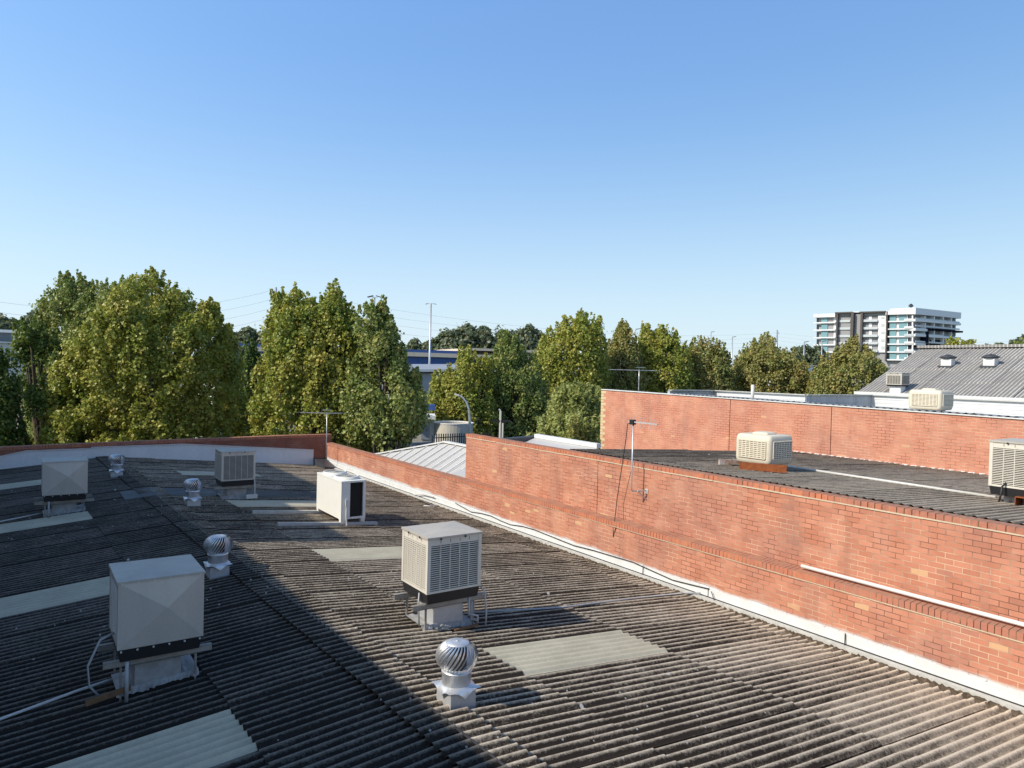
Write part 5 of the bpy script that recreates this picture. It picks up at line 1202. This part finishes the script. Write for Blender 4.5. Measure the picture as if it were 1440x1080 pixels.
p3, t3_ = mast('power pole behind the narrow tree above the brick wall', 210, 878, 452, .14, 'power', 'power_pole', 'pole')
wi = 0
for i in range(4):
    y1 = 404+i*12+3
    for (pa, Da), (pb, Db), sag, lb in ((((-40, 419+i*15), 110), ((387, 407+i*12.5), 150), 3.0, 'left of the pole'), (((388, 407+i*12.5), 150), ((1093, 468+i*5.5), 230), 4.2, 'right of the pole'), (((1093, 468+i*5.5), 230), ((1500, 474+i*7), 210), 2.5, 'past the apartment block')):
        a = atD(*pa, Da); b = atD(*pb, Db); pts = []
        for k in range(17): t_ = k/16; v = a+(b-a)*t_; v[2] -= sag*4*t_*(1-t_); pts.append(tuple(v))
        o = MB().tube(pts, .02, 4).build('power_line', m_greymetal)
        nm = ('topmost', 'second', 'third', 'lowest')[i]
        tag(o, nm+' of four thin power lines, span '+lb, 'power line', 'power lines across the sky')

# ------------------------------------------------------------------ apartment block
ap = thing('apartment_block', 'white apartment block with stacked balconies on the right skyline', 'building', tuple(atD(1260, 520, 300)*np.array([1, 1, 0])))
m_apw = plain('white_render', (0.74, 0.75, 0.76), .6); m_apg = plain('warm_grey_render', (0.11, 0.10, 0.095), .85, 0, .1); m_apd = plain('navy_recess', (0.010, 0.013, 0.024), .9, 0, .03)
m_glass = plain('teal_glass', (0.17, 0.32, 0.36), .3, 0, .5); m_gdark = plain('dark_window', (0.035, 0.042, 0.05), .2, 0, .6); m_bal = plain('pale_balustrade', (0.50, 0.54, 0.56), .3, 0, .5); m_apm = plain('mid_grey_render', (0.30, 0.30, 0.31), .7)
PL, PC, PR = atD(1146, 500, 315), atD(1285, 500, 290), atD(1349, 500, 305)
FL, FR = Facade(PL, PC), Facade(PC, PR)
def lerp(a, b, t): return a+(b-a)*t
# floor lines: y at x=1146 and x=1285 (left face), x=1285 and 1349 (right face)
floorsL = [(454, 451.5), (464.3, 462.3), (475, 473), (485, 483.7), (495, 495), (505.5, 506)]
floorsR = [(451.5, 456), (462.3, 464.5), (473, 474.5), (483.7, 484.5), (495, 495)]
cen = (PL+PR)/2; core = MB()
def ring(z0, z1, sh, mb):
    c = np.array([(PL[0]+PR[0]+PC[0])/3, (PL[1]+PR[1]+PC[1])/3]); P4 = PL+PR-PC
    q_ = []
    for p in (PL, PC, PR, P4): v = np.array(p[:2])-c; v = v*(1-sh/np.linalg.norm(v)) if sh else v; q_.append(c+v)
    mb.hexa([(*p, z0) for p in q_], [(*p, z1) for p in q_])
ZTOP = float(FL.pt(1285, 436.5)[2])
ring(0, ZTOP-.8, 2.2, core); core.build('wall', m_apm, ap)
rf = MB(); FL.rect(rf, 1145, 441.5, 1175, 446.3, -6, .8); FL.rect(rf, 1246, 437, 1285.6, 442.3, -6, .8); FR.rect(rf, 1285.2, 436.3, 1349.5, 445.0, -6, .6); rf_o = rf.build('roof_slab', m_apw, ap, split=True)
pt_ = MB(); FL.rect(pt_, 1249, 433.3, 1262, 437.2, -8, -3); FL.rect(pt_, 1262, 434.8, 1274, 437.2, -8, -4); FL.rect(pt_, 1274, 432, 1285, 437, -9, -3); FR.rect(pt_, 1286, 432.5, 1291, 437, -9, -3); pt_.build('plant_room', m_apw, rf_o, split=True)
a = FL.pt(1281, 431, -4); MB().lathe([(.1, -.5), (.9, 0), (.9, .5), (.3, 1.1)], 12, a[0], a[1]).build('roof_dome', m_gdark, rf_o).location.z = float(a[2])
# white slabs and balconies
for xa, xb, oo in ((1144.5, 1175, .35), (1246, 1285.5, .3)):
    for (ya, yb_) in floorsL:
        m_ = (xa+xb)/2; t_ = (m_-1146)/139; yy_ = lerp(ya, yb_, t_); mb = MB(); FL.rect(mb, xa, yy_-.75, xb, yy_+.95, -2.5, oo); mb.build('floor_slab', m_apw, ap)
for i, (ya, yb_) in enumerate(floorsR):
    if i == 1: continue
    x1_ = 1349.5 if i < 3 else 1300
    mb = MB(); FR.rect(mb, 1285, lerp(ya, yb_, .35)-1.5, x1_, lerp(ya, yb_, .35)+1.6, -3, .6); mb.build('floor_slab', m_apw, ap)
mb = MB(); FR.rect(mb, 1285, 462.0, 1302, 465.5, -3, .7); mb.build('floor_slab', m_apw, ap)
mb = MB(); FR.rect(mb, 1302, 463.6, 1351, 466.0, -3, 1.0); mb.build('dark_canopy', m_apd, ap)
mb = MB(); FR.rect(mb, 1299.5, 466, 1303, 492, -3, .7); mb.build('dark_pier', m_apd, ap)
mb = MB(); FR.rect(mb, 1286, 467.5, 1299.5, 472, -3, -1.8); FR.rect(mb, 1286, 484, 1299, 490, -3, -1.8); FR.rect(mb, 1312, 478, 1325, 492, -3, -1.0); mb.build('navy_panel', m_apd, ap, split=True)
prev = 446.3
tops_ = [446.3]+[f[0] for f in floorsL]
def win(fac, x0, y0, x1, y1, off, mat, name='window', pane=None):
    mb = MB(); fac.rect(mb, x0, y0, x1, y1, off-.1, off); return mb.build(name, mat, ap)
for i in range(6):
    yt = lambda x: lerp((446.0 if i == 0 else floorsL[i-1][0]+1.2), (442.4 if i == 0 else floorsL[i-1][1]+1.2), (x-1146)/139)
    yb_ = lambda x: lerp(floorsL[i][0]-1.0, floorsL[i][1]-1.0, (x-1146)/139)
    def L_(x0, x1, mat, off=-1.2, dt=.3, db=0, nm='window'): return win(FL, x0, yt((x0+x1)/2)+dt, x1, yb_((x0+x1)/2)-db, off, mat, nm)
    if i < 5:
        L_(1145.8, 1150, m_gdark, -2.4); L_(1150.2, 1154.3, m_apm, -1.4, nm='wall_panel'); L_(1154.5, 1163.2, m_glass, -.4); L_(1163.2, 1169, m_apw, -.9, nm='wall_panel'); L_(1169.2, 1171.5, m_glass); L_(1171.5, 1175, m_apw, -.8, nm='wall_panel')
        # framed bay 1
        L_(1177, 1187, m_gdark if i % 2 == 0 else m_apd, -1.8, .3, 1.5); L_(1187.3, 1191, m_apw, -1.2, nm='wall_panel'); L_(1191, 1194.5, m_bal, -1.4)
        mb = MB(); FL.rect(mb, 1176.5, yb_(1185)-2.6, 1195, yb_(1185)+.8, -.7, -.5); mb.build('balustrade', m_bal, ap)
        # framed bay 2
        L_(1212.3, 1217, m_gdark, -1.4); L_(1217, 1220.5, m_glass, -1.3); L_(1220.8, 1225, m_apw, -1.0, nm='wall_panel'); L_(1225.2, 1233.5, m_apd if i % 2 else m_apm, -2.0)
        mb = MB(); FL.rect(mb, 1211.5, yb_(1225)-2.4, 1234, yb_(1225)+1.0, -.3, -.1 if i % 2 else .2); mb.build('balustrade', m_bal, ap)
        L_(1234, 1245, m_apw, -.6, -.5, -1.5, nm='wall_panel'); L_(1238.5, 1243, m_bal, -.45, 1.6, 3.2)
    L_(1247, 1250.5, m_gdark); L_(1250.5, 1259.5, m_glass, -.4); L_(1259.6, 1263.3, m_apw, -.8, nm='wall_panel'); L_(1263.5, 1274.5, m_glass, -.4); L_(1274.5, 1276, m_apw, -.6, nm='wall_panel')
    L_(1276, 1282, m_gdark, -2.2); L_(1282, 1284, m_apw, .1, nm='column')
    mb = MB(); FL.rect(mb, 1272, yb_(1278)-2.4, 1285, yb_(1278)+.5, .45, .6); mb.build('balustrade', m_apw if i != 2 else m_bal, ap)
# grey frames round the bays, and the deep slot between them
for x0, x1, yt_ in ((1175, 1199, 439.5), (1209, 1246.5, 438.5)):
    mb = MB(); FL.rect(mb, x0, yt_, x0+2.2 if x0 < 1200 else x0+3, 500, -2, 1.0); FL.rect(mb, x1-(4 if x0 < 1200 else 1.6), yt_-.3, x1, 508, -2, 1.0); FL.rect(mb, x0, yt_-.6, x1, yt_+1.2, -2, 1.0); mb.build('frame', m_apg, ap)
mb = MB(); FL.rect(mb, 1177.2, 440.5, 1195, 444, -2, -.4); FL.rect(mb, 1212, 439.8, 1245, 443.5, -2, -.4); mb.build('header_panel', m_apm, ap, split=True)
mb = MB(); FL.rect(mb, 1176, 438.0, 1209, 439.6, -6, -1.5); mb.build('roof_edge', m_apw, ap)
mb = MB(); FL.rect(mb, 1198.8, 439, 1209.2, 505, -3, -1.2); mb.build('dark_slot', m_apd, ap)
# right face bays
for i in range(4):
    y0_ = 445.3 if i == 0 else floorsR[i-1][0]*.6+floorsR[i-1][1]*.4+1.8; y1_ = floorsR[i][0]*.6+floorsR[i][1]*.4-1.5
    for (xa, xb, mt_) in ((1286.5, 1299.5, m_apm), (1301.5, 1312.3, m_gdark), (1314, 1325, m_gdark), (1327.5, 1332, m_bal), (1332, 1336.5, m_gdark), (1338.5, 1341.5, m_bal)):
        if i >= 2 and xa < 1300 and False: continue
        win(FR, xa, y0_, xb, y1_, -2.2, mt_)
    for xa in (1300, 1312.6, 1325.4, 1337, 1342): mb = MB(); FR.rect(mb, xa, y0_-.6, xa+1.3, y1_+.6, -2.4, .2); mb.build('column', m_apw if xa < 1340 else m_apm, ap)
    mb = MB(); FR.rect(mb, 1286, y1_-2.2, 1348 if i < 2 else 1326, y1_, .3, .45); mb.build('balustrade', m_bal, ap)
# low white buildings by the horizon
lw = thing('low_white_building', 'low white flat building left of the apartment block, beyond the trees', 'building', tuple(atD(1135, 520, 140)*np.array([1, 1, 0])))
fw2 = Facade(atD(1110, 520, 138), atD(1250, 520, 142)); mb = MB(); fw2.rect(mb, 1105, 516, 1260, 545, -10, 0); mb.build('wall', m_apw, lw)
mb = MB(); fw2.rect(mb, 1104, 514.5, 1261, 516.2, -10.5, .5); mb.build('roof', m_greymetal, lw)
mb = MB()
for k in range(9): fw2.rect(mb, 1110+k*16, 519, 1120+k*16, 522, 0, .06)
mb.build('window_band', m_gdark, lw, split=True)

# ------------------------------------------------------------------ the tall office whose shadow lies over the roof (left of the frame)
of = thing('office_building', 'tall plain building left of the roof, outside the photo, casting the shadow', 'building', (-9, 14, 0))
CX = -5.0; dx = SUN.x; kz = -SUN.z/SUN.x; ky = -SUN.y/SUN.x
def hz(tip_x, tip_z): return tip_z+kz*(tip_x-CX)
def cyy(tip_x, tip_y): return tip_y+ky*(tip_x-CX)
ob = MB()
h1 = hz(3.72, 6.30); h2 = hz(6.25, 6.05); h3 = hz(8.45, 5.87)
y_a, y_b = cyy(3.7, 15.3), cyy(6.5, 20.1)
for y0_, y1_, h_ in ((-4, y_a, h1), (y_a, y_b, h2), (y_b, cyy(8.4, 30.3), h3)):
    ob.box(-12, CX, y0_, y1_, 0, h_)
ob.build('wall', m_whitecap, of)
ow = MB()
for yy_ in np.arange(-2, 30, 3.2):
    for zz_ in (7.4, 10.3): ow.box(CX, CX+.04, yy_, yy_+1.8, zz_, zz_+1.5)
ow.build('window', m_gdark, of, split=True)
